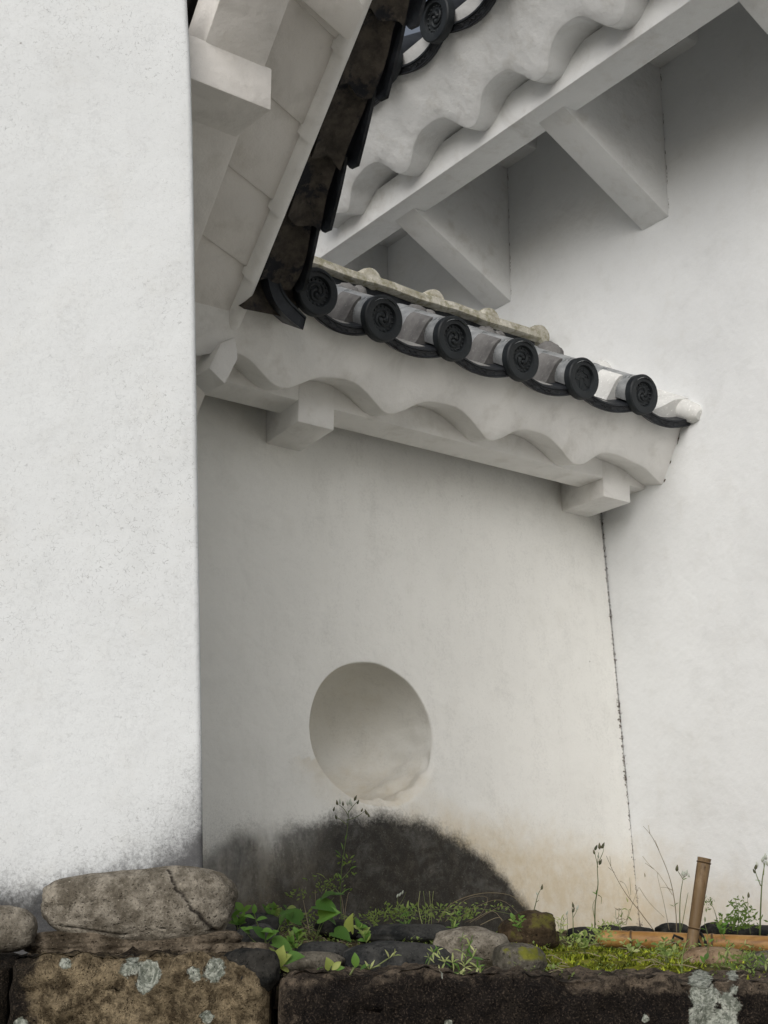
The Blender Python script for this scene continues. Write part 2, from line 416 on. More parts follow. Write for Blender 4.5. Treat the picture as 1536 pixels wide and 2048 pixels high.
def f_seam(p): return (p-S0).dot(D1)
def f_dirt_sw(p):
    q = p-S0; s = q.dot(D1); t = q.dot(U1); a, b = sw_hit(440, 1700)
    return max(0, .55-abs(s-a)*2.2)*max(0, 1-max(0, t-b)*4)*1.0
fa_ = sw_hit(405, 1700)[0]; fb_ = sw_hit(640, 1700)[0]; ft_ = sw_hit(560, 1690)[1]
def f_fade(p):
    q = p-S0; s_ = q.dot(D1); t_ = q.dot(U1)
    return max(0, min(1, 1.15-(s_-fa_)/(fb_-fa_)))*max(0., min(1, .45+(t_-ft_+.12)*3))*(.8+.9*fb((s_*6, t_*6, 2)))
hole_px = [(700, 195), (830, 205), (960, 265), (1080, 350), (1180, 470), (1255, 620), (1300, 780), (1306, 930), (1290, 1060), (1240, 1170), (1130, 1285), (1000, 1362), (860, 1392), (720, 1375), (600, 1330), (490, 1250), (400, 1160), (330, 1050), (280, 930), (256, 780), (266, 620), (310, 460), (390, 330), (500, 240), (600, 205)]
hs_ = [sw_hit(560+a/4.267, 1280+b/4.267) for a, b in hole_px]
hc = (sum(a for a, b in hs_)/len(hs_), sum(b for a, b in hs_)/len(hs_))
pol = sorted([(math.atan2(b-hc[1], a-hc[0]), math.hypot(a-hc[0], b-hc[1])) for a, b in hs_])
pol = [(pol[-1][0]-2*math.pi, pol[-1][1])]+pol+[(pol[0][0]+2*math.pi, pol[0][1])]
NA = 120; H = .40
def hole_r(a): return .25*(interp(pol, a-.12)+2*interp(pol, a)+interp(pol, a+.12)) if abs(a) < math.pi-.12 else interp(pol, a)
vs = []; fs = []
angs = [-math.pi+2*math.pi*i/NA for i in range(NA)]
# rings: deep inside -> rim -> square
def soft(a):                                   # crumbled, softer edge at the lower right
    return .006+.030*max(0, math.cos(a+.95))**3
rings = []
depth = .60
depth = .46
for k in range(20):                            # a deep bowl plastered smooth
    q = k/20; d = depth*(1-q)
    rr_ = (1-(d/depth)**3.2)**(1/2.2) if k else .004
    rings.append([(hole_r(a)*max(rr_, .004), -max(d, soft(a)*1.01), a) for a in angs])
for k in range(7):
    q = k/6*math.pi/2; rings.append([(hole_r(a)+soft(a)*(1-math.cos(q)), -soft(a)*(1-math.sin(q)), a) for a in angs])
for k in range(1, 9):
    w_ = k/8
    rr = []
    for a in angs:
        e = H/max(abs(math.cos(a)), abs(math.sin(a))); r0 = hole_r(a)+soft(a)
        rr.append((r0+(e-r0)*w_, 0, a))
    rings.append(rr)
rows = []
for ri, r_ in enumerate(rings):
    row = []
    for r, o, a in r_:
        s_, t_ = hc[0]+r*math.cos(a), hc[1]+r*math.sin(a)
        p = swp(s_, t_)+N1*o
        if o < -.02: 
            nn = fb(p*7)*.006+(fb(V((p.x*9, p.y*9, p.z*26)))*.030*max(0, math.cos(a+1.0))**2 if o > -.22 else 0); p = p+(swp(hc[0], hc[1])-swp(s_, t_)).normalized()*nn
        row.append(p)
    rows.append(row)
g = G(); g.grid(rows, True)
def add_sheet(g, s0, s1, t0, t1, st):
    ns = max(1, round((s1-s0)/st)); nt = max(1, round((t1-t0)/st))
    g.grid([[swp(s0+(s1-s0)*j/ns, t0+(t1-t0)*i/nt) for j in range(ns+1)] for i in range(nt+1)])
L, RR, B, T = -2.6, .0, -.35, 2.05
for (a, b, c, d) in ((L, hc[0]-H, B, T), (hc[0]+H, RR, B, T), (hc[0]-H, hc[0]+H, B, hc[1]-H), (hc[0]-H, hc[0]+H, hc[1]+H, T)):
    add_sheet(g, a, b, c, d, .03)
mesh_obj('wall', g.v, g.f, M_SW, sw, True, wall_attrs(g.v, {'mold': f_mold, 'tan': f_tan, 'seam': f_seam, 'dirt': f_dirt_sw, 'fade': f_fade}))
# back half of the wall core
box(S0-N1*.86, D1, N1, UP, -2.6, .01, -.06, .0, -.3, 2.0).obj('back_face', M_TRIM, sw)

# eave beam, bracket arms
PZ = P0.z
BO = P0-N1*.30                                   # beam outer face
o0 = V((BO.x, BO.y, 0))
box(o0, D1, N1, UP, -1.0, 1.99, -.155, 0, 1.654, 1.80).obj('eave_beam', M_TRIM, sw, bevel=.008)
for s_a, s_b in ((hit(595, 842, BO, N1), hit(668, 859.6, BO, N1)), (hit(1206.7, 991.5, BO, N1), hit(1261, 1004, BO, N1))):
    a = (s_a-BO).dot(D1); b = (s_b-BO).dot(D1)
    sk = .055 if a < 1 else .035
    g = G(); zb = 1.577; inn = -.32
    pts = [o0+D1*a+N1*.003+UP*zb, o0+D1*b+N1*.003+UP*zb, o0+D1*(b+sk)+N1*inn+UP*zb, o0+D1*(a+sk)+N1*inn+UP*zb]
    g.prism(pts, UP*.20); g.obj('bracket_arm', M_TRIM, sw, bevel=.008)
# fascia with scalloped lower edge and the fluted soffit behind it
FN = (D1.cross(N1*.13+UP*.222)).normalized()
FP = P0-N1*.20+UP*(1.648-P0.z)
if FN.dot(N1) < 0: FN = -FN
wave = [(300, 700), (330, 712), (362, 716), (400, 712), (440, 705), (475, 707), (500, 722), (520, 742), (540, 764), (556, 774), (573, 777), (592, 772), (612, 764), (632, 757), (655, 756), (685, 759), (712, 768), (735, 788), (752, 808), (768, 824), (783, 829), (805, 823), (828, 812), (852, 805), (885, 808), (915, 817), (938, 836), (958, 860), (972, 877), (985, 882), (1003, 877), (1020, 868), (1040, 861), (1065, 863), (1095, 874), (1118, 895), (1135, 916), (1146, 927), (1157, 930), (1172, 926), (1190, 914), (1207, 907), (1232, 910), (1262, 923), (1288, 936), (1308, 955), (1325, 970), (1345, 976)]
wp = smooth_poly([hit(u, v, FP, FN) for u, v in wave], 4)
tup = (N1*.13+UP*.222).normalized()
inn1 = (-N1*math.cos(R(12))+UP*math.sin(R(12)))
def fascia(wp, FN, tup, origin, inn, hgt, ilen, parent, mat, drop=.0):
    g = G(); rows = []
    def topof(p):
        t = (p-origin).dot(tup); return p+tup*(hgt-t)
    rim = [p-FN*.004+tup*.000 for p in wp]
    front = [p+tup*.005 for p in wp]
    rows.append([topof(p) for p in wp])
    for k in range(1, 6): rows.append([topof(p).lerp(front[i], k/6) for i, p in enumerate(wp)])
    rows.append(front); rows.append([p-FN*.0015+tup*.0015 for p in wp]); rows.append(rim)
    g.grid(rows)
    o1 = g.obj('fascia_board', mat, parent, smooth='auto')
    g = G()
    rows = [[p-FN*(.004+0*k)+inn*(ilen*k/6) for p in wp] for k in range(7)]
    g.grid(rows); o2 = g.obj('fluted_soffit', mat, parent, smooth='auto')
    return o1, o2
fascia(wp, FN, tup, FP, inn1, .262, .20, sw, M_TRIM)
# pitched roof bed under the tiles (solid, blocks the light)
SLP = R(28.5)
DS = (-N1*math.cos(SLP)+UP*math.sin(SLP)); NS = (N1*math.sin(SLP)+UP*math.cos(SLP))
box(P0, D1, DS, NS, -1.1, 1.90, .09, .97, -.135, -.085).obj('roof_bed', M_BROWN, sw)
DSb = (N1*math.cos(SLP)+UP*math.sin(SLP)); NSb = (-N1*math.sin(SLP)+UP*math.cos(SLP))
box(P0-N1*1.74, D1, DSb, NSb, -1.1, 1.90, .0, .97, -.11, -.04).obj('rear_roof_slope', M_TILE, sw)

# ---- tile kit: local x along the row, y up the slope, z normal to the slope
def kit(sc, ln):
    K = {}
    # cover tile: half round barrel with a slight collar behind the face
    rows = []
    for y, r in ((.004, .069), (.05, .068), (.10, .066), (.30, .066), (.302, .069), (.36, .069), (.362, .066), (.62, .066), (.622, .069), (ln/sc, .068)):
        rows.append([V((r*math.cos(a)*sc, y*sc, r*math.sin(a)*sc)) for a in [R(-35)+R(250)*i/20 for i in range(21)]])
    g = G(); g.grid(rows); K['cover'] = g
    # round face
    N = 40; g = G()
    prof = [(.0, -.012), (.047, -.012), (.0505, -.001), (.053, .0), (.0755, .0), (.0795, .004), (.08, .012), (.08, .030), (.066, .034)]
    rows = [[V((max(r, .0005)*math.cos(2*math.pi*i/N)*sc, y*sc*1.0, max(r, .0005)*math.sin(2*math.pi*i/N)*sc)) for i in range(N)] for r, y in [(r, (-y if j < 3 else y)) for j, (r, y) in enumerate(prof)]]
    # recess depth is +y (away from the viewer)
    g.grid(rows, True); K['face'] = g
    # crest: three commas and a ring of beads
    g = G()
    def ball(c, r, sq=.6, seg=8):
        rr = [[V(c)+V((r*math.cos(2*math.pi*j/seg)*math.cos(q), -r*sq*math.sin(q), r*math.sin(2*math.pi*j/seg)*math.cos(q))) for j in range(seg)] for q in (0, R(35), R(65), R(88))]
        g.grid(rr, True)
    yb = .012*sc
    for i in range(16):
        a = 2*math.pi*i/16; ball((.0415*math.cos(a)*sc, yb, .0415*math.sin(a)*sc), .0045*sc, 1.1)
    for k in range(3):
        a0 = 2*math.pi*k/3+.5
        ball((.0105*math.cos(a0)*sc, yb, .0105*math.sin(a0)*sc), .0092*sc, .95, 10)
        pts = []; rad = []
        for j in range(13):
            t = j/12; a = a0+.25+t*2.7; r = .0125+.0175*min(1, t*1.6)
            pts.append(V((r*math.cos(a)*sc, yb-.001*sc, r*math.sin(a)*sc))); rad.append((.0068*(1-t)**.7+.0012)*sc)
        g.tube(pts, rad, 6)
    K['crest'] = g
    # second crest: leaf and stem outlines
    g = G()
    def line(pp, r=.0016):
        g.tube([V((x*sc, yb-.001*sc, z*sc)) for x, z in pp], r*sc, 5)
    line([(-.010, -.040), (-.012, -.028), (-.016, -.016), (-.013, -.004), (-.003, .003), (.007, .001), (.010, -.006), (.008, -.018), (.004, -.030), (-.002, -.041)])
    line([(-.044, -.004), (-.032, -.010), (-.024, -.008), (-.015, -.010)]); line([(.010, -.014), (.018, -.020), (.024, -.024), (.038, -.026)])
    line([(-.028, .020), (-.020, .028), (-.006, .030), (.006, .022), (.020, .020), (.030, .006)], .0028)
    ball((.0, yb, .040), .004, .6); ball((.016*sc, yb, .012*sc), .006*sc, .5); ball((-.020*sc, yb, .008*sc), .006*sc, .5); ball((.004*sc, yb, .034*sc), .005*sc, .6)
    K['crest2'] = g
    return K
def pan_tile(w, sc, ln, cut=(0, 1)):
    def zc(u): return (-.020-.040*math.sin(math.pi*min(max(u, 0), 1))**.85)*sc
    us = [cut[0]+(cut[1]-cut[0])*i/14 for i in range(15)]
    g = G()
    top = [V((u*w, .0, zc(u))) for u in us]; 
    back = [V((u*w, ln, zc(u))) for u in us]
    low = [V((u*w, .0, zc(u)-.034*sc)) for u in us]; low2 = [V((u*w, .022*sc, zc(u)-.034*sc)) for u in us]
    und = [V((u*w, .030*sc, zc(u)-.018*sc)) for u in us]; und2 = [V((u*w, ln, zc(u)-.018*sc)) for u in us]
    # recessed panel on the lip
    l1 = [V((u*w, -.002*sc, zc(u)-.006*sc)) for u in us]; l2 = [V((u*w, .003*sc, zc(u)-.009*sc)) for u in us]
    l3 = [V((u*w, .003*sc, zc(u)-.026*sc)) for u in us]; l4 = [V((u*w, -.002*sc, zc(u)-.029*sc)) for u in us]
    g.grid([back, top, l1, l2, l3, l4, low, low2, und, und2])
    for i in (0, 14): g.add([top[i], low[i], low2[i], und[i]], [(0, 1, 2, 3)])
    return g
def scroll(w, sc):                           # raised scroll work on the lip
    g = G()
    def zc(u): return (-.020-.040*math.sin(math.pi*u)**.85)*sc
    for sgn in (-1, 1):
        for q in (.12, .24):
            pts = []
            for j in range(9):
                t = j/8; u = .5+sgn*(q+.05*math.cos(t*4.5)); pts.append(V((u*w, .002*sc, zc(min(max(u, 0), 1))-.0175*sc+math.sin(t*4.5)*.006*sc)))
            g.tube(pts, .0018*sc, 5)
    pts = [V(((.44+.12*j/6)*w, .002*sc, zc(.5)-.0175*sc+.004*sc*math.sin(j*1.6))) for j in range(7)]; g.tube(pts, .0025*sc, 5)
    return g
LN = .98
K1 = kit(1.0, LN); K2 = kit(1.25, 1.1)
def share(g, name, mat, smooth='auto'):
    o = g.obj(name, mat, None, smooth=smooth); me = o.data; bpy.data.objects.remove(o); return me
ME = {}
for kn, K in (('a', K1), ('b', K2)):
    ME[kn] = {'cover': share(K['cover'], 'cover_tile', M_COVER), 'old': share(K['cover'], 'cover_tile', M_COVER_OLD), 'dark': share(K['cover'], 'cover_tile', M_TILE),
              'face': share(K['face'], 'end_disc', M_FACE), 'crest': share(K['crest'], 'crest', M_FACE), 'crest2': share(K['crest2'], 'crest', M_FACE)}
def disc_at(kn, M, parent, cover='cover', crest='crest', rot=0):
    c = obj_from('cover_tile', ME[kn][cover], M, parent)
    d = obj_from('end_disc', ME[kn]['face'], M, c)
    return c, d
def child(name, me, M, parent):               # a sub-part under a placed part
    o = bpy.data.objects.new(name, me); COL.objects.link(o); o.parent = parent
    o.matrix_parent_inverse = parent.matrix_world_true.inverted() if hasattr(parent, 'matrix_world_true') else Matrix()
    return o
centres = [hit(633, 585, P0, N1), hit(765, 638, P0, N1), hit(907, 678, P0, N1), hit(1043, 720, P0, N1), hit(1165, 758, P0, N1), hit(1285, 790, P0, N1)]
# the face stands upright (parallel to the wall); the barrel runs up the slope
def place_cover(c, kn, X, NN, DSv, NSv, root, cover, crest, roll, sc):
    Mt = frame(c, X, DSv, NSv)
    face_up = (UP*.97+DSv*0).normalized()
    yv = (-NN+UP*.16).normalized(); xv = X; zv = xv.cross(yv).normalized()
    if zv.z < 0: zv = -zv
    Mf = frame(c+NN*.012*sc, xv, yv, zv)
    t = bpy.data.objects.new('cover_tile', ME[kn][cover]); t.matrix_basis = Mt; link(t, root)
    # world matrix of t is Mt because the root's inverse is applied
    d = bpy.data.objects.new('end_disc', ME[kn]['face']); d.parent = t; d.matrix_parent_inverse = Mt.inverted(); d.matrix_basis = Mf; COL.objects.link(d)
    e = bpy.data.objects.new('crest', ME[kn][crest]); e.parent = t; e.matrix_parent_inverse = Mt.inverted(); e.matrix_basis = Mf @ Matrix.Rotation(roll, 4, 'Y'); COL.objects.link(e)
    return t
svals = [(c-P0).dot(D1) for c in centres]
kinds = ['dark', 'cover', 'cover', 'cover', 'cover', 'cover']
for i, c in enumerate(centres):
    place_cover(c, 'a', D1, N1, DS, NS, sw, kinds[i], 'crest2' if i == 4 else 'crest', [.2, .9, .1, 1.5, 0, .5][i], 1.0)
# hidden covers running on to the left under the neighbouring verge
bounds = [-.31]+svals+[1.885]
for i in range(1, len(bounds)-1):
    a, b = bounds[i], bounds[i+1]; w = b-a
    zc = P0.z if i == 0 else centres[i-1].z
    cut = (0, 1)
    if i == 0: cut = (.0, .90)
    c0 = V((P0.x, P0.y, 0))+D1*a+UP*(zc*.5+(centres[min(i, 5)].z)*.5)
    if i == 0: c0 = c0+UP*(-.012)+N1*.02
    p_ = pan_tile(w, 1.0, LN-.03, cut).obj('pan_tile', M_TILE, None, smooth='auto'); me = p_.data; bpy.data.objects.remove(p_)
    Mt = frame(c0+NS*-.002, D1, DS, NS); o = bpy.data.objects.new('pan_tile', me); o.matrix_basis = Mt; link(o, sw)
    if i > 0:
        s_ = scroll(w, 1.0).obj('scroll', M_TILE, None); me = s_.data; bpy.data.objects.remove(s_)
        e = bpy.data.objects.new('scroll', me); e.parent = o; e.matrix_parent_inverse = Mt.inverted(); e.matrix_basis = Mt; COL.objects.link(e)
arc_o = [(536, 556), (541, 580), (550, 603), (564, 624), (582, 641), (606, 660)]
arc_i = [(560, 545), (562, 566), (570, 586), (582, 603), (596, 617), (613, 634)]
bp = P0+N1*.02
po = smooth_poly([hit(u, v, bp, N1) for u, v in arc_o], 4); pi_ = smooth_poly([hit(u, v, bp, N1) for u, v in arc_i], 4)
g = G(); m_ = [a.lerp(b, .5) for a, b in zip(po, pi_)]
g.grid([[p+DS*.45 for p in po], po, [p.lerp(q, .12)-N1*.0 for p, q in zip(po, pi_)], [p.lerp(q, .16)-N1*.005 for p, q in zip(po, pi_)], [p.lerp(q, .84)-N1*.005 for p, q in zip(po, pi_)], [p.lerp(q, .88) for p, q in zip(po, pi_)], pi_, [p+DS*.45 for p in pi_]])
g.add([po[-1], pi_[-1], pi_[-1]+DS*.45, po[-1]+DS*.45], [(0, 1, 2, 3)])
g.obj('pan_tile', M_TILE, sw, smooth='auto')
# mortar packed against the left side of every barrel
for i in range(1, 6):
    c = centres[i]
    mat = M_MORTAR_W if i == 5 else M_MORTAR
    Mt = frame(c, D1, DS, NS)
    def q(x, y, z): return V((x, y, z))
    g = G(); w0, w1 = .085, .205
    rows = []
    for k in range(7):
        y = w0+(w1-w0)*k/6
        j = .003*math.sin(k*2.3+i)
        prof = [(-.050, .050), (-.062+j, .042), (-.073+j, .024), (-.079+j, .0), (-.086+j, -.034), (-.096, -.064)]
        rows.append([q(x-.002, y, z+.002) for x, z in prof])
    g.grid(rows)
    g.add([r for r in rows[0]]+[q(-.03, w0, -.05)], [tuple(range(7))]); g.add([r for r in rows[-1]]+[q(-.03, w1, -.05)], [tuple(range(7))])
    o = g.obj('mortar_fill', mat, sw, smooth='auto', M=Mt); tag(o, 'bright white mortar patch' if i == 5 else None)
# white bed of plaster where the roof dies against the right building
g = G(); pts = []; rad = []
for k in range(9):
    y = -.02+.95*k/8; pts.append(centres[5]+D1*(1.868-svals[5])+DS*y+NS*(-.008)); rad.append(.052 if k else .040)
pts.insert(0, pts[0]-DS*.022); rad.insert(0, .02)
g.tube(pts, rad, 14); g.obj('verge_plaster', M_MORTAR_W, sw, smooth='auto')
g = G(); c = centres[5]
rows = [[c+D1*(x-svals[5])+DS*y+NS*z for x, z in ((1.66, -.066), (1.69, -.050), (1.74, -.020), (1.80, .022), (1.87, .045))] for y in (.05, .3, .6, .93)]
g.grid(rows); g.add([rows[0][0], rows[0][1], rows[0][2], rows[0][3], rows[0][4], c+D1*(1.87-svals[5])+DS*.05-NS*.08], [(0, 1, 2, 3, 4, 5)])
g.obj('plaster_fillet', M_MORTAR_W, sw, smooth='auto')
# ridge
RZ = P0-N1*.87; RZ = V((RZ.x, RZ.y, 0))
box(RZ, D1, N1, UP, -1.0, 1.79, -.10, .055, 2.36, 2.475).obj('ridge_base', M_TILE, sw, bevel=.006)
g = G(); rows = []
for k in range(60):
    s_ = -1.0+2.79*k/59; j = fb((s_*5, 1, 2))*.006
    rows.append([RZ+D1*s_+N1*a+UP*(b+j) for a, b in ((-.13, 2.455), (.085, 2.455), (.095, 2.462), (.092, 2.495), (.06, 2.511), (-.06, 2.513), (-.13, 2.485))])
g.grid(rows); g.add(rows[-1], [tuple(range(7))]); g.obj('ridge_course', M_RIDGE, sw, smooth='auto')
for u, v in ((727, 572), (855, 605), (965, 640), (1066, 672)):
    s_ = (hit(u, v, RZ+UP, N1)-RZ).dot(D1)
    pts = [RZ+D1*s_+N1*y+UP*2.500 for y in (-.12, .035, .06, .066)]
    G().tube(pts, [.055, .055, .048, .02], 16).obj('ridge_cap', M_RIDGE, sw, smooth='auto')
# rough mortar lumps closing the joints high on the slope
for i, (u, v, u2, v2) in enumerate(((690, 598, 717, 588), (830, 641, 858, 636), (968, 683, 996, 678), (1096, 712, 1112, 708), (1200, 748, 1222, 744))):
    for (uu, vv2, r_) in ((u, v, .062), (u2, v2, .034)):
        c = hit(uu, vv2, P0-N1*.52, N1); g = G(); rows = []
        for q in range(7):
            el = R(-60+25*q); rows.append([c+(D1*math.cos(a_)*math.cos(el)+N1*math.sin(a_)*math.cos(el)+UP*math.sin(el))*r_*(1+fb((a_*2, el*3, i), 3)*.12) for a_ in [2*math.pi*j/16 for j in range(16)]])
        g.grid(rows, True); g.obj('mortar_lump', M_MORTAR_W if i == 4 else M_MORTAR, sw, smooth='auto')

# ============================================================ RIGHT BUILDING
rb = thing('white_building', S0-D2*1.0, 'tall white plaster building on the right, with triangular brackets under its fluted eave', 'building')
def rwp(s, z, out=0.): return V((S0.x, S0.y, 0))+D2*s+UP*z+N2*out
def rw_sz(u, v):
    p = hit(u, v, S0, N2)-S0; return p.dot(D2), p.z+S0.z
g = G(); ns, nt = 150, 130
g.grid([[rwp(-3.2+6.0*j/ns, -.45+5.1*i/nt) for j in range(ns+1)] for i in range(nt+1)])
tanr = sorted([rw_sz(*q) for q in [(1200, 1720), (1270, 1690), (1340, 1700), (1430, 1730), (1536, 1760)]])
tb = math.tan(BAT)
def f_seam_r(p):
    q = p-S0; return q.dot(D2)-(q.z)*tb*1.0 if q.z < 1.8 else 1.0
def f_tan_r(p):
    q = p-S0; return (interp(tanr, q.dot(D2))-(q.z+S0.z))*1.0
mesh_obj('wall', g.v, g.f, M_RW, rb, True, wall_attrs(g.v, {'tan': f_tan_r, 'seam': f_seam_r}))
OZ = V((S0.x, S0.y, 0))
box(OZ, D2, N2, UP, -3.2, 2.8, -3.0, -2.9, -.4, 4.6).obj('rear_wall', M_TRIM_R, rb)
box(OZ, D2, N2, UP, -3.6, 2.9, .51, .665, 3.145, 3.30).obj('eave_beam', M_TRIM_R, rb, bevel=.006)
for sa in (-2.50, -1.44, -.376, .688, 1.75):
    poly = [rwp(sa, 2.813), rwp(sa, 3.60), rwp(sa, 3.34, .58), rwp(sa, 3.148, .585)]
    poly = [p-N2*.0 for p in poly]
    G().prism(poly, D2*.16).obj('bracket', M_TRIM_R, rb, bevel=.005)
    # head block seen past the near side of the bracket
    box(OZ, D2, N2, UP, sa-.23, sa+.02, -.02, .07, 3.535, 3.66).obj('bracket_head', M_TRIM_R, rb, bevel=.02)
# eave seams: dirt lines at bracket/wall joints
M_GRIME = simple('grime', (.13, .11, .09), .95)
def grime_line(a, b, nrm, parent, n=26, w=.003, seed=1, name='grime', lm=.02, sc=.4):
    rnd = random.Random(seed); g = G()
    side = (b-a).normalized().cross(nrm).normalized()
    for i in range(n):
        t = rnd.random(); ln = rnd.uniform(.2, 1)*lm*.6; c = a.lerp(b, t)+nrm*.0012+side*rnd.gauss(0, 1)*w*sc
        d = (b-a).normalized()*ln; ww = side*rnd.uniform(.3, 1)*w
        g.add([c-d, c+ww, c+d, c-ww], [(0, 1, 2, 3)])
    return tag(g.obj(name, M_GRIME, parent), kind='stuff')
for q_, (a_, b_, n_) in enumerate((((1366, 852), (1327, 968), 10), ((1123, 974), (1133, 1022), 9), ((1134, 1024), (1188, 1035), 9), ((538, 852), (540, 887), 6), ((1200, 1040), (1212, 1120), 16))):
    if q_ == 0 or q_ == 4: A_, B_, nn_ = hit(*a_, S0, N2), hit(*b_, S0, N2), N2
    else: A_, B_, nn_ = hit(*a_, S0, M1), hit(*b_, S0, M1), M1
    grime_line(A_, B_, nn_, rb, n_, .0045, q_+5, 'grime_streak')
for k_ in range(9):
    v0 = 1040+k_*90; u0 = 1205+(v0-1038)*.0924; v1_ = v0+82; u1_ = 1205+(v1_-1038)*.0924
    A_, B_ = hit(u0, v0, S0, M1)-D1*.006, hit(u1_, v1_, S0, M1)-D1*.006
    grime_line(A_, B_, M1, rb, [8, 16, 26, 20, 60, 46, 22, 16, 20][k_], [.0022, .0024, .0028, .0028, .0065, .005, .003, .0028, .003][k_], 40+k_, 'grime_streak', .007, 1.0)
for sa in (-.376, .688): grime_line(rwp(sa-.004, 2.82), rwp(sa-.004, 3.58), N2, rb, 30, .0018, 3, 'grime_streak')
# fascia + fluted soffit
RP = OZ+N2*.75+UP*3.2
rtup = (N2*.15+UP*.21).normalized(); RFN = D2.cross(rtup).normalized()
if RFN.dot(N2) < 0: RFN = -RFN
wr = [(640, 452), (662, 432), (678, 427), (695, 424), (700, 405), (705, 372), (722, 345), (740, 330), (758, 325), (775, 334), (797, 348), (812, 344), (822, 326), (828, 292), (842, 264), (868, 243), (889, 236), (910, 246), (933, 257), (948, 252), (958, 232), (964, 190), (978, 166), (1000, 147), (1020, 141), (1043, 150), (1066, 162), (1082, 158), (1095, 141), (1101, 100), (1115, 66), (1140, 42), (1165, 34), (1190, 43), (1215, 53), (1236, 46), (1248, 25), (1254, -15), (1270, -50), (1298, -76), (1325, -84), (1350, -74), (1378, -62), (1400, -70), (1415, -92), (1424, -130), (1445, -165), (1480, -190), (1530, -200), (1580, -190)]
wpr = smooth_poly([hit(u, v, RP, RFN) for u, v in wr], 4)
inn2 = (-N2*math.cos(R(8))+UP*math.sin(R(8)))
fascia(wpr, RFN, rtup, RP, inn2, .42, .22, rb, M_TRIM_R)
# roof over it
SLR = R(33); DR = (-N2*math.cos(SLR)+UP*math.sin(SLR)); NR = (N2*math.sin(SLR)+UP*math.cos(SLR))
RC = OZ+N2*1.02+UP*3.60
box(RC, D2, DR, NR, -3.6, 2.9, .06, 3.6, -.20, -.13).obj('roof_bed', M_TRIM_R, rb)
rc0 = hit(872, 38, RC, N2); s0r = (rc0-OZ).dot(D2); zr = rc0.z; pr = .375
XR = -D2
for k in range(-2, 9):
    c = OZ+D2*(s0r-pr*k)+N2*1.02+UP*zr
    place_cover(c, 'b', XR, N2, DR, NR, rb, 'dark', 'crest', .4*k, 1.25)
    if k == -2:
        pm = pan_tile(pr, 1.25, 1.05).obj('pan_tile', M_TILE, None, smooth='auto'); pme = pm.data; bpy.data.objects.remove(pm)
        pm = scroll(pr, 1.25).obj('scroll', M_TILE, None); sme = pm.data; bpy.data.objects.remove(pm)
    Mt = frame(c, XR, DR, NR); o = bpy.data.objects.new('pan_tile', pme); o.matrix_basis = Mt; link(o, rb)
    e = bpy.data.objects.new('scroll', sme); e.parent = o; e.matrix_parent_inverse = Mt.inverted(); e.matrix_basis = Mt; COL.objects.link(e)
    if k in (-1, 0):
        g = G(); rows = [[V((x, y, z)) for x, z in ((-.07, .065), (-.095, .05), (-.12, .0), (-.14, -.07))] for y in (.09, .2, .33)]
        g.grid(rows); g.add([rows[0][0], rows[0][1], rows[0][2], rows[0][3], V((-.03, .09, -.07))], [(0, 1, 2, 3, 4)])
        g.obj('mortar_fill', M_MORTAR, rb, smooth='auto', M=Mt)

# ============================================================ LEFT BUILDING
CZ = 3.10
C0 = ray(395, 1000)*CZ
LB = thing('white_building', V((C0.x, C0.y, -.05)), 'white plaster building at the left edge, crazed wall corner and tile-edged gable verge overhead', 'building')
DL, NL = azv(87), azv(177)
UL = (-NL*math.sin(BAT)+UP*math.cos(BAT)); ML = NL*math.cos(BAT)+UP*math.sin(BAT)
LW0 = C0
edge = [(v, hit(u, v, LW0, ML)) for u, v in [(372, -60), (373, 0), (379, 100), (384, 250), (388, 500), (392, 780), (396, 1040), (400, 1300), (403, 1500), (405, 1735), (406, 1900)]]
et = sorted([((p-LW0).dot(UL), (p-LW0).dot(DL)) for v, p in edge])
e0 = et[0]; e9 = et[-1]
et = [(e0[0]-1, e0[1]+.02)]+et+[(e9[0]+2.0, e9[1]-.05)]
def lwp(s, t): return LW0+DL*s+UL*t
t0, t1 = (V((C0.x, C0.y, -.25))-C0).dot(UL), 1.42
rows = []; nt = 130
for i in range(nt+1):
    t = t0+(t1-t0)*i/nt; es = interp(et, t); row = []
    for j in range(100): row.append(lwp(-2.4+(es-.012+2.4)*j/99, t))
    # rounded corner then the return face
    for q in (22, 45, 67, 90): row.append(lwp(es-.012, t)+DL*.012*math.sin(R(q))-ML*.012*(1-math.cos(R(q))))
    for d in (.1, .5, 1.0, 1.6, 2.4): row.append(lwp(es, t)+D2*d)
    rows.append(row)
g = G(); g.grid(rows)
def lw_st(u, v):
    p = hit(u, v, LW0, ML)-LW0; return p.dot(DL), p.dot(UL)
ml_tab = sorted([lw_st(*q) for q in [(0, 1790), (60, 1800), (110, 1775), (200, 1745), (300, 1728), (345, 1716), (385, 1690), (400, 1660)]])
ml_tab = [(ml_tab[0][0]-.5, ml_tab[0][1])]+ml_tab+[(ml_tab[-1][0]+.02, ml_tab[-1][1]+.03)]
def f_mold_l(p):
    q = p-LW0; return interp(ml_tab, q.dot(DL))-q.dot(UL)-.005
dl_tab = sorted([lw_st(*q) for q in [(0, 1640), (100, 1640), (200, 1600), (300, 1550), (360, 1470), (402, 1380)]])
def f_dirt_l(p):
    q = p-LW0; d = (interp(dl_tab, q.dot(DL))-q.dot(UL)); s = q.dot(DL)
    return max(0, min(.95, .02+d*2.6))
mesh_obj('wall', g.v, g.f, M_LW, LB, True, wall_attrs(g.v, {'mold': f_mold_l, 'dirt': f_dirt_l, 'fade': lambda p: 0., 'tan': lambda p: -1., 'seam': lambda p: 1.}))
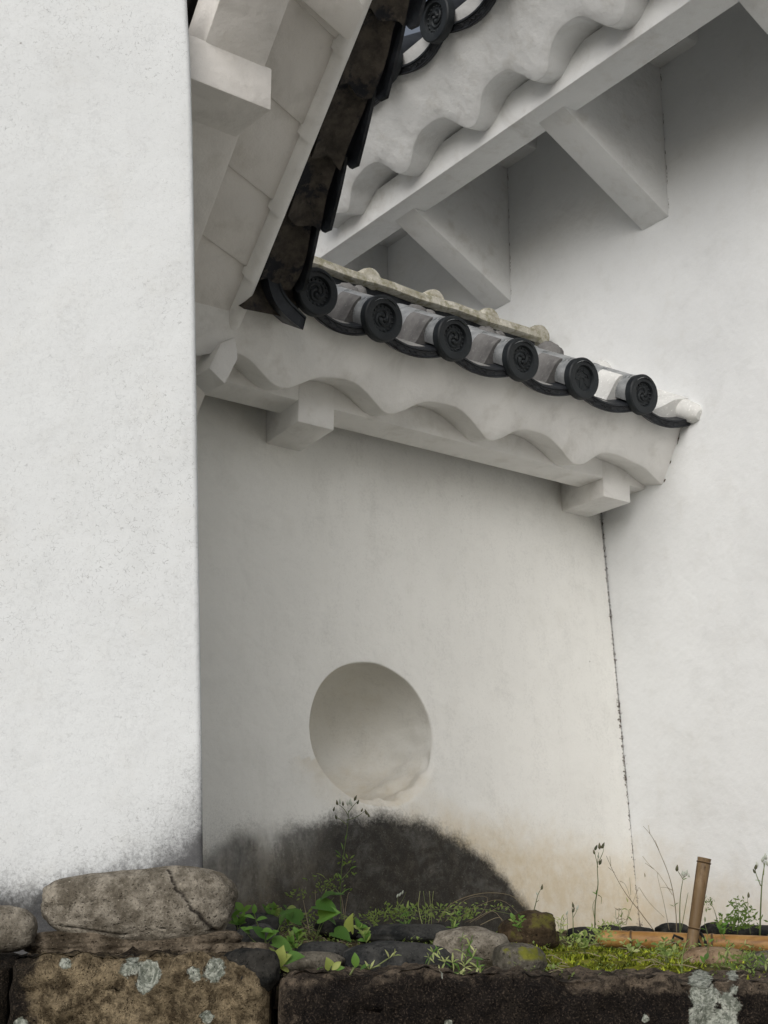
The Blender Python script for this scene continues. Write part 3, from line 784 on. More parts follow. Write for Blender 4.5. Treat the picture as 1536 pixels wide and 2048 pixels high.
# verge frame: a along D1, b up the slope (towards the eye), w normal (up)
VA = ray(560, 560)*4.45
SLV = R(35.05)
vv_ = (-D2*math.cos(SLV)+UP*math.sin(SLV)); ww_ = D1.cross(vv_)
if ww_.z < 0: ww_ = -ww_
ww_.normalize(); vd = (vv_-D1*.09).normalized()
def vf(a, b, h): return VA+D1*a+vd*b+ww_*h
# gable board
def vbox(a0, a1, b0, b1, h0, h1):
    g = G(); ps = [vf(a, b, h) for h in (h0, h1) for a, b in ((a0, b0), (a1, b0), (a1, b1), (a0, b1))]
    return g.add(ps, [(0, 3, 2, 1), (4, 5, 6, 7), (0, 1, 5, 4), (1, 2, 6, 5), (2, 3, 7, 6), (3, 0, 4, 7)])
vbox(-.566, -.378, -.45, .97, -.15, -.01).obj('gable_board', M_TRIM_L, LB, bevel=.008)
# purlin crossing under it
KP = V((-.301, 3.320, 0))
box(KP, D1, N1, UP, -.30, .0, -.178, .0, 2.034, 2.162).obj('purlin', M_TRIM_L, LB, bevel=.006)
# second purlin nearer the eye, its end stopping at the verge moulding
q1_ = hit(692, 82, vf(0, 0, -.03), ww_)
kb = (q1_-VA).dot(vv_)
g = G(); 
pa = [hit(u, v, vf(0, 0, -.06), ww_) for u, v in ((602, 0), (692, 80), (702, 80), (729, 20), (715, -12), (640, -60))]
g.prism(pa, ww_*.06); g.obj('purlin', M_TRIM_L, LB, bevel=.006)
# soffit courses (plastered overlapping plates)
pl = vf(0, 0, 0)
steps_l = [-.60, -.30, -.005, .235, .49, .76, 1.05, 1.36]
for i in range(len(steps_l)-1):
    b0, b1 = steps_l[i], steps_l[i+1]; sk = .09
    g = G(); hh = .010
    ps = []
    for up_ in (0, .03):
        for a, b, h in ((-.375, b0+sk, -.000), (-.092, b0, .0), (-.092, b1+.01, hh), (-.375, b1+sk+.01, hh)):
            ps.append(vf(a, b, h+up_))
    g.add(ps, [(0, 3, 2, 1), (4, 5, 6, 7), (0, 1, 5, 4), (1, 2, 6, 5), (2, 3, 7, 6), (3, 0, 4, 7)])
    g.obj('soffit_panel', M_TRIM_L, LB, bevel=.007)
# rolled plaster moulding along the verge, one tapered length per tile course
for i in range(1, len(steps_l)-1):
    b0, b1 = steps_l[i]-.012, steps_l[i+1]+.02
    g = G(); rows = []
    for k in range(9):
        t = k/8; b = b0+(b1-b0)*t; r = .034-.007*t; row = []
        sh = .012*(1-t)
        for j in range(11):
            a = R(-195)+R(210)*j/10
            row.append(vf(-.094-sh*.6+math.cos(a)*r*.95, b-.02*(j/10)*(1-t), .012+math.sin(a)*r))
        rows.append(row)
    g.grid(rows); g.f.append(tuple(range(11))); g.obj('verge_moulding', M_TRIM, LB, smooth='auto')
# verge tiles seen from below
tb_ = [(-.02+.226*i) for i in range(7)]
rndt = random.Random(4)
for i in range(6):
    b0, b1 = tb_[i], tb_[i+1]+.05
    g = G(); rows = []
    for k in range(11):
        t = k/10; b = b0+(b1-b0)*t; row = []
        for j in range(9):
            x = j/8; a = -.068+(.108+.010*math.sin(t*5+i*2))*x
            h = -.004+.034*t+.010*math.sin(x*math.pi)-(.016*x*x) + fb((a*25, b*25, i))*.004
            row.append(vf(a+.006*math.sin(t*3+i), b+(.012*math.sin(x*7+i*2) if k == 0 else 0), h))
        rows.append(row)
    g.grid(rows)
    lo = rows[0]; g.add(lo+[p+ww_*.022 for p in lo], [(j, j+1, j+10, j+9) for j in range(8)])
    tp = g.obj('verge_tile', M_BROWN, LB, smooth='auto')
    # hanging outer flange
    g = G(); rows = []
    for k in range(13):
        t = k/12; b = b0+.01+(b1-b0-.03)*t; bow = math.sin(math.pi*t)**.7
        lo_ = -.012-.026*(1-t)**.8*min(1, t*9+.55)+.012*t; hi_ = .045+.012*t
        a = .040+.030*(1-t)**.75*min(1, t*7+.5)
        rows.append([vf(a, b, hi_), vf(a+.004, b, lo_), vf(a+.014, b, lo_-.002), vf(a+.020, b, hi_)])
    g.grid(rows, True); g.add(rows[0], [(0, 1, 2, 3)]); g.add(rows[-1], [(0, 1, 2, 3)])
    o = g.obj('flange', M_TILE, None, smooth='auto'); o.parent = tp
# roof deck above
G().prism([vf(a, b, .075) for a, b in ((.05, -.5), (.05, 1.36), (-1.4, .04), (-1.4, -.5))], ww_*.08).obj('roof_deck', M_DARK, LB)
G().prism([vf(a, b, .02) for a, b in ((-.57, .0), (-.57, .95), (-1.2, .2), (-1.2, .0))], ww_*.05).obj('rafter_ceiling', M_DARK, LB)
# clay bedding wedge and the plaster end block beside the small roof
g = G(); bp = P0-N1*.03
pa = [hit(u, v, bp, N1) for u, v in ((488, 618), (520, 556), (545, 545), (600, 560), (596, 640), (548, 630))]
g.prism(pa, DS*.4+UP*.06); tag(g.obj('clay_bed', M_BROWN, sw))
g = G(); bp = FP+N1*.06
pa = [hit(u, v, bp, N1) for u, v in ((442, 686), (470, 674), (475, 700), (475.5, 718), (450, 768), (418, 736))]
g.prism(pa, -N1*.12); g.obj('end_block', M_TRIM, LB, bevel=.004)

# ============================================================ TERRACE: soil, retaining blocks
def soil_h(x, y):
    z = -.154+.036*max(0, min(1, (y-2.6)/3.1))
    # mound in the left middle
    z += .035*math.exp(-((x+.25)/.5)**2-((y-4.2)/.8)**2)
    z += max(0, fb((x*13, y*13, 7)))*.022*max(0, 1-abs(x-.42)*1.6)*max(0, min(1, (4.0-y)*1.5))
    return z+fb((x*5, y*5, 0))*.018+fb((x*19, y*19, 3))*.006
rows = []; mo = []
for i in range(90):
    y = 2.62+(6.2-2.62)*i/89; row = []
    for j in range(130):
        x = -2.2+4.2*j/129; z = soil_h(x, y)
        if y < 2.70: z -= .03
        row.append(V((x, y, z)))
        mo.append(max(0, min(1, 1.4-abs(x-.42)*2.6))*max(0, min(1, 1.5-abs(y-3.3)*1.1)))
    rows.append(row)
g = G(); g.grid(rows)
tag(mesh_obj('soil', g.v, g.f, M_SOIL, None, True, {'moss': mo}), kind='structure')

rw_ = thing('retaining_wall', (0, 2.5, GZ), 'low wall of rough brown stone blocks with lichen patches along the bottom', 'wall')
def block(x0, x1, yf, zt, zb, mat, seed, lich, black, rnd=.03):
    nx = max(6, int((x1-x0)/.0075)); nz = max(6, int((zt-zb)/.0085)); ny = 12
    dep = .34
    prof = []                                    # (y offset, z): top back -> top front edge -> down
    for k in range(ny): prof.append((dep*(1-k/ny), 0.))
    for k in range(7): a = k/6*math.pi/2; prof.append((rnd-rnd*math.sin(a), -(rnd-rnd*math.cos(a))))
    for k in range(1, nz+1): prof.append((0, -rnd-(zt-zb-rnd)*k/nz))
    rows = []; la = []; ba = []
    for (py, pz) in prof:
        row = []
        for i in range(nx+1):
            x = x0+(x1-x0)*i/nx
            e = min(x-x0, x1-x); r = .035; ins = (r-math.sqrt(max(0, r*r-(r-min(e, r))**2)))
            d = fb((x*8+seed, pz*8, py*8), 5)*.028+fb((x*34, pz*34+seed, py*34), 4)*.016
            p = V((x, yf+py+ins*.9-(d if py < .03 else 0), zt+pz-ins*.35+(d*.6 if pz > -.05 else 0)))
            p.z += -.012*math.sin((x-x0)*2.1+seed)
            row.append(p)
        rows.append(row)
    g = G(); g.grid(rows); n_ = nx+1
    # cap the ends
    for c in (0, nx):
        ring = [r[c] for r in rows]; k = len(g.v); g.v += ring+[V((ring[0].x, ring[0].y, zb))]; g.f.append(tuple(range(k, k+len(ring)+1)))
    def val(p, blobs):
        m = 0
        for (u, v, r) in blobs:
            q = atz(u, v, p.y); d = math.hypot(p.x-q.x, (p.z-q.z))/(r/2906*p.y); m = max(m, 1-d)
        return max(0, m*1.3)
    return mesh_obj('stone_block', g.v, g.f, mat, rw_, True, {'lichen': [val(p, lich) for p in g.v], 'black': [black(p) for p in g.v]})
YF = 2.50
def X(u): return atz(u, 1960, YF).x
zl = atz(300, 1918, YF+.02).z; zr_ = atz(1000, 1948, YF+.02).z-.014
block(X(12), X(536), YF, zl, -.52, M_BLOCK_L, 3, [(262, 1935, 34), (300, 1948, 42), (290, 1970, 30), (385, 1945, 26), (428, 1940, 42), (130, 1925, 22), (190, 1950, 14), (415, 2036, 24), (40, 2046, 26)], lambda p: max(0, .85-(p.x-X(12))*9)+max(0, .35*(1-(p.y-YF)*-4)) if p.y > YF+.05 else max(0, .9-(p.x-X(12))*9), .035)
def blk(p):
    w_ = fb((p.x*6, p.z*6, 4))*14
    u = 768+F*p.x/ (p.y*ct+p.z*st); v = 1024-F*(-p.y*st+p.z*ct)/(p.y*ct+p.z*st)
    b = .28+.50*max(0, min(1, (v+w_-1940)/45))
    if u < 640: b -= .45*(640-u)/90
    return max(0, b - (.35 if u > 1130 and v < 1990 else 0))
block(X(556), X(1700), YF, zr_, -.52, M_BLOCK_R, 11, [(1408, 1990, 52), (1400, 1960, 40), (1410, 2030, 50), (1460, 2010, 46), (1468, 1980, 22), (1440, 2045, 60), (1465, 1950, 20), (885, 1951, 10), (900, 2046, 14), (1290, 2036, 14)], blk, .03)
block(X(-420), X(4), YF+.03, zl-.01, -.52, M_BLOCK_L, 23, [], lambda p: .9, .03)
for r_, (za, zb_) in enumerate(((-.53, -.98), (-.99, GZ-.02))):
    xx = -1.3+.2*r_
    while xx < 1.6:
        w = random.uniform(.6, .95); block(xx, xx+w-.015, YF-.015*(r_+1), za, zb_, M_BLOCK_L if random.random() < .5 else M_BLOCK_R, xx*10, [], lambda p: .5, .03); xx += w
# earth packed behind the blocks
tag(box(V((0, 0, 0)), V((1, 0, 0)), V((0, 1, 0)), UP, -2.2, 2.0, YF+.10, YF+.14, GZ, -.22).obj('earth_bank', M_SOIL), kind='structure')

# ============================================================ STONES
def fy(y): return y if y > 3.97 else y-.38+.372*max(0, y-2.95)
def stone(name, u0, v0, u1, v1, y, mat, label, cat='stone', group=None, dep=.7, seed=0, p=2.6, rough=.06, sub=4, crack=None, tilt=0, sink=.0, flat=0, shape=None):
    y = fy(y)
    a = atz(u0, v1, y); b = atz(u1, v0, y); c = (a+b)/2; sx = (b.x-a.x)/2; sz = (b.z-a.z)/2; sy = sx*dep
    c.z -= sink
    bm = bmesh.new(); bmesh.ops.create_icosphere(bm, subdivisions=sub, radius=1)
    cr = []
    for v in bm.verts:
        n_ = v.co.normalized(); q = (abs(n_.x)**p+abs(n_.y)**p+abs(n_.z)**p)**(-1/p)
        co = n_*q
        d = fb(n_*1.6+V((seed*3.1, seed, 0)), 4)*rough*1.6+fb(n_*6+V((0, seed, 0)), 3)*rough*.35
        co = co*(1+d)
        if flat and co.z > flat: co.z = flat+(co.z-flat)*.3
        if shape: co = shape(co)
        cc = 0
        if crack:
            for (x0, z0, x1, z1, wd) in crack:
                t = max(0, min(1, ((co.x-x0)*(x1-x0)+(co.z-z0)*(z1-z0))/((x1-x0)**2+(z1-z0)**2)))
                dd = math.hypot(co.x-(x0+(x1-x0)*t)+fb((co.x*5, co.z*5, 9))*.05, co.z-(z0+(z1-z0)*t))
                f = max(0, 1-dd/wd); cc = max(cc, f)
            co -= n_*cc*.05
        cr.append(cc)
        xx, zz = co.x*math.cos(tilt)-co.z*math.sin(tilt)*.3, co.z*math.cos(tilt)+co.x*math.sin(tilt)
        v.co = V((xx*sx, co.y*sy, zz*sz))
    me = bpy.data.meshes.new(name); bm.to_mesh(me); bm.free()
    at = me.attributes.new('crack', 'FLOAT', 'POINT'); at.data.foreach_set('value', cr)
    me.polygons.foreach_set('use_smooth', [True]*len(me.polygons)); me.materials.append(mat)
    o = bpy.data.objects.new(name, me); o.location = c; COL.objects.link(o)
    return tag(o, label, cat, group)
def loaf(co):
    x = co.x
    co = V(co); top = .74+.24*max(0, min(1, (x+1)/1.75))
    if co.z > 0: co.z *= top
    if x < -.55 and co.z < 0: co.z *= 1+.8*(x+.55)
    return co
stone('boulder', 82, 1728, 469, 1892, 3.05, M_BOULDER, 'long rounded grey brown boulder with a diagonal crack at the foot of the left wall', 'boulder', dep=.42, seed=2, p=3.4, rough=.035, sub=6,
      crack=[(.36, .85, .47, .34, .045), (.47, .34, .84, -.62, .05), (-.82, -.02, -.30, .12, .026), (-.30, .12, .42, .24, .02), (-.75, -.50, -.1, -.72, .035), (-.1, -.72, .35, -.55, .03)], shape=loaf)
stone('boulder', -80, 1812, 76, 1905, 3.0, M_BOULDER, 'smaller rounded boulder cut off by the left edge of the picture', 'boulder', dep=.5, seed=5, p=2.6, rough=.03, sub=5)
stone('rubble_stone', 60, 1858, 475, 1950, 3.06, M_RUBBLE, 'broad rough brown stone bedded under the cracked boulder', 'stone', dep=.40, seed=9, p=5, rough=.11, sub=6)
stone('rubble_stone', 410, 1884, 545, 1960, 3.03, M_RUBBLE, 'rough brown stone at the right end of the cracked boulder, above the block gap', 'stone', dep=.6, seed=19, p=4, rough=.12, sub=5)
stone('rubble_stone', 440, 1895, 560, 1985, 2.93, M_BLACKST, 'dark stone filling the gap between the two front blocks', 'stone', dep=.8, seed=10, p=3, rough=.1)
SL = [('slate_stone', 455, 1850, 560, 1925, 3.3, M_SLATE, 'grey slate leaning at the right end of the cracked boulder', .9, .25),
      ('slate_stone', 470, 1825, 560, 1880, 3.9, M_SLATE, 'small dark slate behind the leafy sprig beside the boulder', .9, 0),
      ('slate_stone', 590, 1882, 700, 1925, 3.35, M_SLATE, 'dark slate just left of the widest slab, under the young leaves', .9, .05),
      ('cobble', 540, 1903, 690, 1950, 3.1, M_PEBBLE, 'low brownish cobble between the front blocks and the leafy plant', .8, -.02),
      ('slate_slab', 682, 1883, 905, 1962, 3.12, M_SLATE, 'widest smooth grey slab lying behind the dark front block', .6, -.05),
      ('slate_stone', 715, 1848, 900, 1892, 3.9, M_SLATE, 'long flat slate behind the widest slab', .7, .02),
      ('slate_stone', 850, 1845, 930, 1885, 4.0, M_BLACKST, 'dark slate tucked behind the speckled cobble', .8, .1),
      ('slate_stone', 630, 1838, 740, 1880, 4.1, M_BLACKST, 'dark slate under the heart shaped leaves', .8, -.05),
      ('cobble', 868, 1855, 1022, 1942, 3.25, M_BOULDER, 'speckled rounded grey cobble in the middle of the bed', .8, -.12),
      ('mossy_stone', 985, 1886, 1090, 1962, 3.15, M_MOSSST, 'dark stone with yellow moss right of the speckled cobble', .9, -.1)]
for i, (nm, a, b, c, d, y, m, lb, dp, tl) in enumerate(SL):
    stone(nm, a, b, c, d, y, m, lb, 'stone', dep=dp, seed=20+i*1.7, p=2.5, rough=.07, tilt=tl)
def peak(co):
    co = V(co)
    if co.z > -.2: co.z *= .62+.42*max(0, min(1, (co.x+1)/1.4))
    return co
stone('brown_stone', 1000, 1822, 1112, 1905, 3.95, M_BROWNST, 'peaked dark brown stone standing at the foot of the stained wall', dep=.8, seed=44, p=2.9, rough=.10, shape=peak)
BK = [(1134, 1854, 1206, 1892, 4.5, ''), (1195, 1850, 1245, 1880, 4.9, ''), (1232, 1852, 1306, 1880, 4.9, ''), (1312, 1846, 1380, 1880, 4.85, ''), (1402, 1844, 1466, 1876, 4.85, ''), (1458, 1850, 1570, 1880, 4.8, '')]
BL = ['leftmost black cobble of the row along the foot of the right wall', 'black cobble at the foot of the corner seam behind the bamboo rail tip', 'flat black cobble just right of the corner seam behind the bamboo', 'black cobble directly left of the upright bamboo stake',
      'black cobble directly right of the upright bamboo stake', 'rightmost black cobble, cut by the picture edge']
for i, (a, b, c, d, y, _) in enumerate(BK):
    stone('black_cobble', a, b, c, d, y, M_BLACKST, BL[i], 'stone', 'black cobbles along the wall foot', dep=.9, seed=60+i*2.3, p=2.4, rough=.07)
stone('tan_stone', 1366, 1893, 1492, 1942, 3.55, M_TANST, 'smooth tan stone lying under the bamboo rail', dep=.8, seed=80, p=2.3, rough=.04)
stone('tan_stone', 1490, 1900, 1600, 1955, 3.4, M_MOSSST, 'mossy stone in the right corner in front of the bamboo rail', dep=.8, seed=83, p=2.4, rough=.06)

# ============================================================ BAMBOO
bf = thing('bamboo_fence', atz(1395, 1885, 4.2), 'low bamboo fence: a lying rail tied to one upright stake', 'fence')
def culm(p0, p1, r0, r1, nodes, seg=18):
    g = G(); ts = sorted(set([i/30 for i in range(31)]+[q+e for q in nodes for e in (-.012, -.005, 0, .005, .012)])); pts = []; rad = []
    for t in ts:
        if t < 0 or t > 1: continue
        r = r0+(r1-r0)*t
        for q in nodes:
            d = abs(t-q)
            if d < .02: r += .0022*math.exp(-(d/.006)**2)-.0008*math.exp(-((d-.011)/.004)**2)
        pts.append(p0.lerp(p1, t)); rad.append(r)
    g.tube(pts, rad, seg); g.node = [v_ for t in ts if 0 <= t <= 1 for v_ in [max(0, 1-min(abs(t-q) for q in nodes)/.010)]*seg]; return g
def node_attr(o, g):
    at = o.data.attributes.new('node', 'FLOAT', 'POINT'); n_ = len(o.data.vertices); at.data.foreach_set('value', (g.node+[0.]*n_)[:n_])
YB = 4.15
pa, pb_ = atz(1206, 1877, YB), atz(1690, 1897, YB-.15)
g = culm(pa, pb_, .0240, .0255, [.12, .46, .86]); ra = g.obj('rail', M_BAMBOO, bf, smooth='auto'); node_attr(ra, g)
d = (pb_-pa).normalized()
G().tube([pa-d*.001, pa-d*.014, pa-d*.022], [.0235, .014, .004], 14).obj('rail_tip', M_BAMBOO, bf, smooth='auto')
sa_, sb_ = atz(1379, 1918, YB-.115), atz(1409, 1716, YB-.12)
g = culm(sa_, sb_, .0150, .0190, [.30, .955]); g.f = g.f[:-1]; node_attr(g.obj('stake', M_BAMBOO2, bf, smooth='auto'), g)
sd_ = (sb_-sa_).normalized()
g = G(); g.tube([sb_, sb_-sd_*.03], [.0165, .016], 16, cap=False); g.tube([sb_-sd_*.03, sb_-sd_*.031], [.016, .002], 12); g.obj('stake_mouth', M_DARK, bf)
g = G(); cc = atz(1384, 1882, YB-.03)
cc = atz(1384, 1885, YB-.055)
for k in range(5):
    pts = [cc+V(((k-2)*.009+.010*math.sin(a+k), -.012+math.cos(a)*.045, math.sin(a)*.031)) for a in [2*math.pi*i/18 for i in range(19)]]
    g.tube(pts, .0042, 6)
g.tube([cc+V((-.03, -.03, .01)), cc+V((-.055, -.03, .02)), cc+V((-.062, -.03, .004)), cc+V((-.045, -.03, -.008))], .004, 6)
g.obj('rope', M_ROPE, bf, smooth=True)

# ============================================================ PLANTS
def curve(px, y, n=5, jit=0, seed=0):
    rnd = random.Random(seed)
    pts = [atz(u, v, y if not isinstance(y, (list, tuple)) else y[i])+V((0, rnd.uniform(-jit, jit), 0)) for i, (u, v) in enumerate(px)]
    return smooth_poly(pts, n) if len(pts) > 2 else pts
def leaf_mesh(kind):
    prof = {'heart': [(0, 0), (-.09, .12), (-.12, .25), (-.05, .38), (.08, .45), (.24, .46), (.40, .41), (.56, .33), (.72, .22), (.87, .10), (1, 0)], 'oval': [(0, .02), (.1, .12), (.22, .21), (.38, .27), (.55, .27), (.72, .21), (.88, .10), (1, 0)],
            'lance': [(0, .01), (.25, .10), (.55, .11), (.85, .05), (1, 0)]}[kind]
    g = G(); L_ = [V((x, w, .10*math.sin(x*2.5)-abs(w)*.0+w*.35)) for x, w in prof]; Rr = [V((x, -w, .10*math.sin(x*2.5)+w*.35)) for x, w in prof]
    mid = [V((max(x, 0) if i else 0, 0, .10*math.sin(max(x, 0)*2.5))) for i, (x, w) in enumerate(prof)]
    n_ = len(prof); g.v = L_+mid+Rr
    for i in range(n_-1):
        g.f.append((i, i+1, n_+i+1, n_+i)); g.f.append((n_+i, n_+i+1, 2*n_+i+1, 2*n_+i))
    o = g.obj('leaf', M_LEAF, None, smooth=True); me = o.data; bpy.data.objects.remove(o); return me
LM = {}
def leafm(kind, mat):
    if (kind, mat.name) not in LM:
        m = leaf_mesh(kind); m.materials.clear(); m.materials.append(mat); LM[(kind, mat.name)] = m
    return LM[(kind, mat.name)]
def put_leaf(root, p, d, size, kind, mat, rnd, facing=.6):
    d = d.normalized(); tocam = (-V(p)).normalized()
    n_ = (UP*rnd.uniform(.4, 1)+tocam*facing+V((rnd.uniform(-.4, .4), rnd.uniform(-.3, .3), 0))).normalized()
    y = n_.cross(d).normalized(); z = d.cross(y).normalized()
    M = frame(V(p), d*size, y*size, z*size)
    o = bpy.data.objects.new('leaf', leafm(kind, mat)); o.parent = root; o.matrix_basis = root.matrix_basis.inverted() @ M; COL.objects.link(o); return o
def plant(name, base, label, cat, stems, leaves=(), buds=(), smat=None, y=4.0, r=.0022, group=None, seed=1, fol=None, budmat=None):
    """stems: pixel polylines; leaves: (u,v,angle deg,size px,kind,mat); buds: (u,v,size px)"""
    y = fy(y); rnd = random.Random(seed); smat = smat or M_STEM
    root = thing(name, atz(base[0], base[1], y), label, cat, group)
    for k, px in enumerate(stems):
        pts = curve(px, y, 4, .012, seed+k)
        g = G(); n_ = len(pts); g.tube(pts, [max(.0006, r*(1-.65*i/n_)*(1 if k == 0 else .6)) for i in range(n_)], 5)
        g.obj('stem', smat, root, smooth=True)
    for (u, v, ang, sz, kind, mat) in leaves:
        a = R(ang); dv = V((math.cos(a), rnd.uniform(-.35, .1), math.sin(a)))
        put_leaf(root, atz(u, v, y-.01), dv, sz/2906*y, kind, mat, rnd)
    if buds:
        for (u, v, s_, dk) in buds:
            g = G(); p = atz(u, v, y); a = rnd.uniform(-.5, .5); dv = V((a, 0, 1)).normalized(); s1 = s_/2906*y
            g.tube([p-dv*s1*.6, p-dv*s1*.3, p+dv*s1*.1, p+dv*s1*.6], [s1*.10, s1*.30, s1*.26, s1*.06], 6)
            g.obj('bud', budmat or (M_BUD if dk else M_FLUFF), root, smooth=True)
    if fol:                                       # many tiny leaflets joined: one part
        g = G()
        for (cu, cv, ru, rv, cnt, sz) in fol:
            for _ in range(cnt):
                while True:
                    a, b = rnd.uniform(-1, 1), rnd.uniform(-1, 1)
                    if a*a+b*b < 1: break
                p = atz(cu+a*ru, cv+b*rv, y+rnd.uniform(-.06, .06)); s1 = sz/2906*y*rnd.uniform(.5, 1.2)
                d = V((rnd.uniform(-1, 1), rnd.uniform(-.5, .5), rnd.uniform(-.3, 1))).normalized(); w = d.cross(V((rnd.uniform(-1, 1), -1, rnd.uniform(-.5, .5)))).normalized()
                g.add([p, p+d*s1*.5+w*s1*.17, p+d*s1, p+d*s1*.5-w*s1*.17], [(0, 1, 2, 3)])
        fm = fol[0][6] if len(fol[0]) > 6 else None
        o = g.obj('foliage', M_WEED if fm is None else fm, root)
    return root
rp = random.Random(99)
# tall weed with seed heads in front of the dark stain
plant('tall_weed', (684, 1870), 'tall weed with dark buds and pale seed heads rising in front of the black stain', 'plant',
      [[(686, 1875), (681, 1800), (683, 1740), (690, 1690), (695, 1655), (697, 1622)], [(696, 1630), (688, 1618), (676, 1608)], [(697, 1624), (706, 1612), (715, 1602)], [(693, 1640), (712, 1634), (730, 1622)],
       [(695, 1650), (682, 1640), (673, 1634)], [(682, 1760), (700, 1740), (706, 1728)], [(682, 1790), (660, 1765), (645, 1752)]],
      [(683, 1760, 120, 16, 'lance', M_LEAF), (684, 1735, 60, 15, 'lance', M_LEAFD), (686, 1700, 110, 16, 'lance', M_LEAF), (690, 1680, 70, 13, 'lance', M_LEAF), (681, 1790, 30, 24, 'lance', M_LEAF), (682, 1712, 140, 18, 'lance', M_LEAFD), (700, 1738, 20, 16, 'lance', M_LEAF), (650, 1755, 160, 20, 'lance', M_LEAFY)],
      [(674, 1605, 9, 1), (668, 1618, 8, 1), (686, 1607, 8, 1), (711, 1596, 10, 1), (716, 1604, 8, 1), (732, 1624, 10, 1), (737, 1630, 8, 1), (672, 1634, 8, 1), (724, 1620, 7, 1), (680, 1603, 9, 0), (700, 1603, 10, 0), (695, 1606, 9, 0), (703, 1608, 8, 0)], y=4.3, seed=3,
      fol=[(690, 1745, 26, 40, 18, 12), (648, 1762, 40, 14, 26, 10)])
plant('leafy_plant', (640, 1900), 'young plant with three large heart shaped green leaves in the bed', 'plant',
      [[(628, 1940), (625, 1900), (640, 1860), (652, 1835)], [(625, 1900), (610, 1870), (590, 1850)], [(628, 1930), (640, 1895), (690, 1872)], [(630, 1880), (650, 1820), (668, 1795)]],
      [(632, 1812, -20, 50, 'heart', M_LEAF), (640, 1835, 10, 46, 'heart', M_LEAF), (600, 1842, 165, 46, 'heart', M_LEAF), (575, 1850, 60, 30, 'oval', M_LEAFD), (668, 1865, -30, 42, 'heart', M_LEAF), (702, 1862, 80, 36, 'heart', M_LEAFY), (672, 1850, 150, 30, 'oval', M_LEAF), (640, 1800, 20, 36, 'oval', M_LEAFD), (660, 1790, 0, 30, 'lance', M_LEAFD), (648, 1905, 170, 34, 'oval', M_LEAF), (665, 1900, 20, 20, 'oval', M_LEAFY)], y=3.55, seed=8)
plant('leafy_plant', (520, 1900), 'small upright leafy sprig beside the right end of the cracked boulder', 'plant',
      [[(535, 1915), (530, 1880), (515, 1850), (508, 1822)], [(532, 1890), (550, 1870), (560, 1850)], [(532, 1900), (505, 1880), (490, 1862)]],
      [(508, 1828, 90, 20, 'oval', M_LEAF), (510, 1838, 170, 24, 'oval', M_LEAF), (512, 1842, 10, 24, 'oval', M_LEAF), (515, 1858, 190, 28, 'oval', M_LEAF), (520, 1862, -10, 30, 'oval', M_LEAF), (530, 1878, 140, 36, 'oval', M_LEAF), (532, 1880, 30, 34, 'oval', M_LEAF), (545, 1888, -25, 46, 'heart', M_LEAF), (520, 1890, 200, 36, 'oval', M_LEAF), (560, 1850, 60, 26, 'oval', M_LEAFD), (500, 1868, 150, 24, 'oval', M_LEAF)], y=3.25, seed=12)
plant('leafy_plant', (556, 1935), 'yellowish cabbage like rosette at the gap between the front blocks', 'plant',
      [[(560, 1945), (556, 1930)]], [(552, 1925, 120, 34, 'heart', M_LEAFY), (556, 1922, 70, 34, 'heart', M_LEAFY), (550, 1930, 170, 26, 'heart', M_LEAFY), (560, 1925, 30, 30, 'heart', M_LEAFY), (575, 1922, 10, 38, 'heart', M_LEAF), (560, 1935, -30, 22, 'oval', M_LEAFY)], y=2.98, seed=14)
plant('leafy_plant', (650, 1945), 'small sprig with yellow tipped leaves on the block edge below the heart leaves', 'plant',
      [[(655, 1950), (662, 1935), (668, 1925)]], [(660, 1938, 110, 24, 'heart', M_LEAFY), (664, 1940, 40, 24, 'oval', M_LEAFY), (655, 1944, 170, 22, 'oval', M_LEAF), (670, 1940, 10, 20, 'oval', M_LEAF)], y=2.95, seed=15)
plant('leafy_plant', (715, 1945), 'low sprig with a round leaf in front of the widest slab', 'plant',
      [[(700, 1950), (715, 1930), (740, 1938), (775, 1918), (790, 1908)]], [(712, 1935, 95, 30, 'oval', M_LEAF), (720, 1940, 20, 24, 'oval', M_LEAF), (738, 1938, 120, 20, 'lance', M_STARL), (740, 1938, 60, 20, 'lance', M_STARL), (745, 1936, 10, 18, 'lance', M_STARL), (778, 1916, 120, 20, 'lance', M_STARL), (780, 1916, 40, 20, 'lance', M_STARL), (786, 1912, 0, 18, 'lance', M_STARL), (786, 1914, 80, 18, 'lance', M_STARL)], y=2.95, seed=16)
def star(u, v, sz, rnd): return [(u, v, rnd.uniform(0, 60)+72*k, sz*rnd.uniform(.7, 1.1), 'lance', M_STARL if rnd.random() < .65 else M_LEAF) for k in range(5)]
lv = []
for (u, v, s_) in ((905, 1925, 20), (925, 1905, 20), (945, 1915, 22), (930, 1935, 22), (955, 1935, 20), (918, 1945, 20), (880, 1945, 18), (890, 1925, 16), (960, 1948, 18), (940, 1890, 16), (925, 1875, 14)): lv += star(u, v, s_, rp)
plant('starry_weed', (925, 1955), 'bushy weed with pale star shaped leaf whorls at the block edge before the speckled cobble', 'plant',
      [[(930, 1960), (928, 1930), (940, 1885), (945, 1870)], [(930, 1950), (905, 1925), (890, 1915)], [(930, 1950), (955, 1935)]], lv, y=2.97, seed=18)
lv = []
for (u, v, s_) in ((866, 1905, 18), (858, 1915, 14), (876, 1900, 14)): lv += star(u, v, s_, rp)
plant('starry_weed', (862, 1930), 'small starry weed on the right end of the widest slab', 'plant', [[(855, 1935), (862, 1915), (872, 1900)]], lv, y=3.02, seed=19)
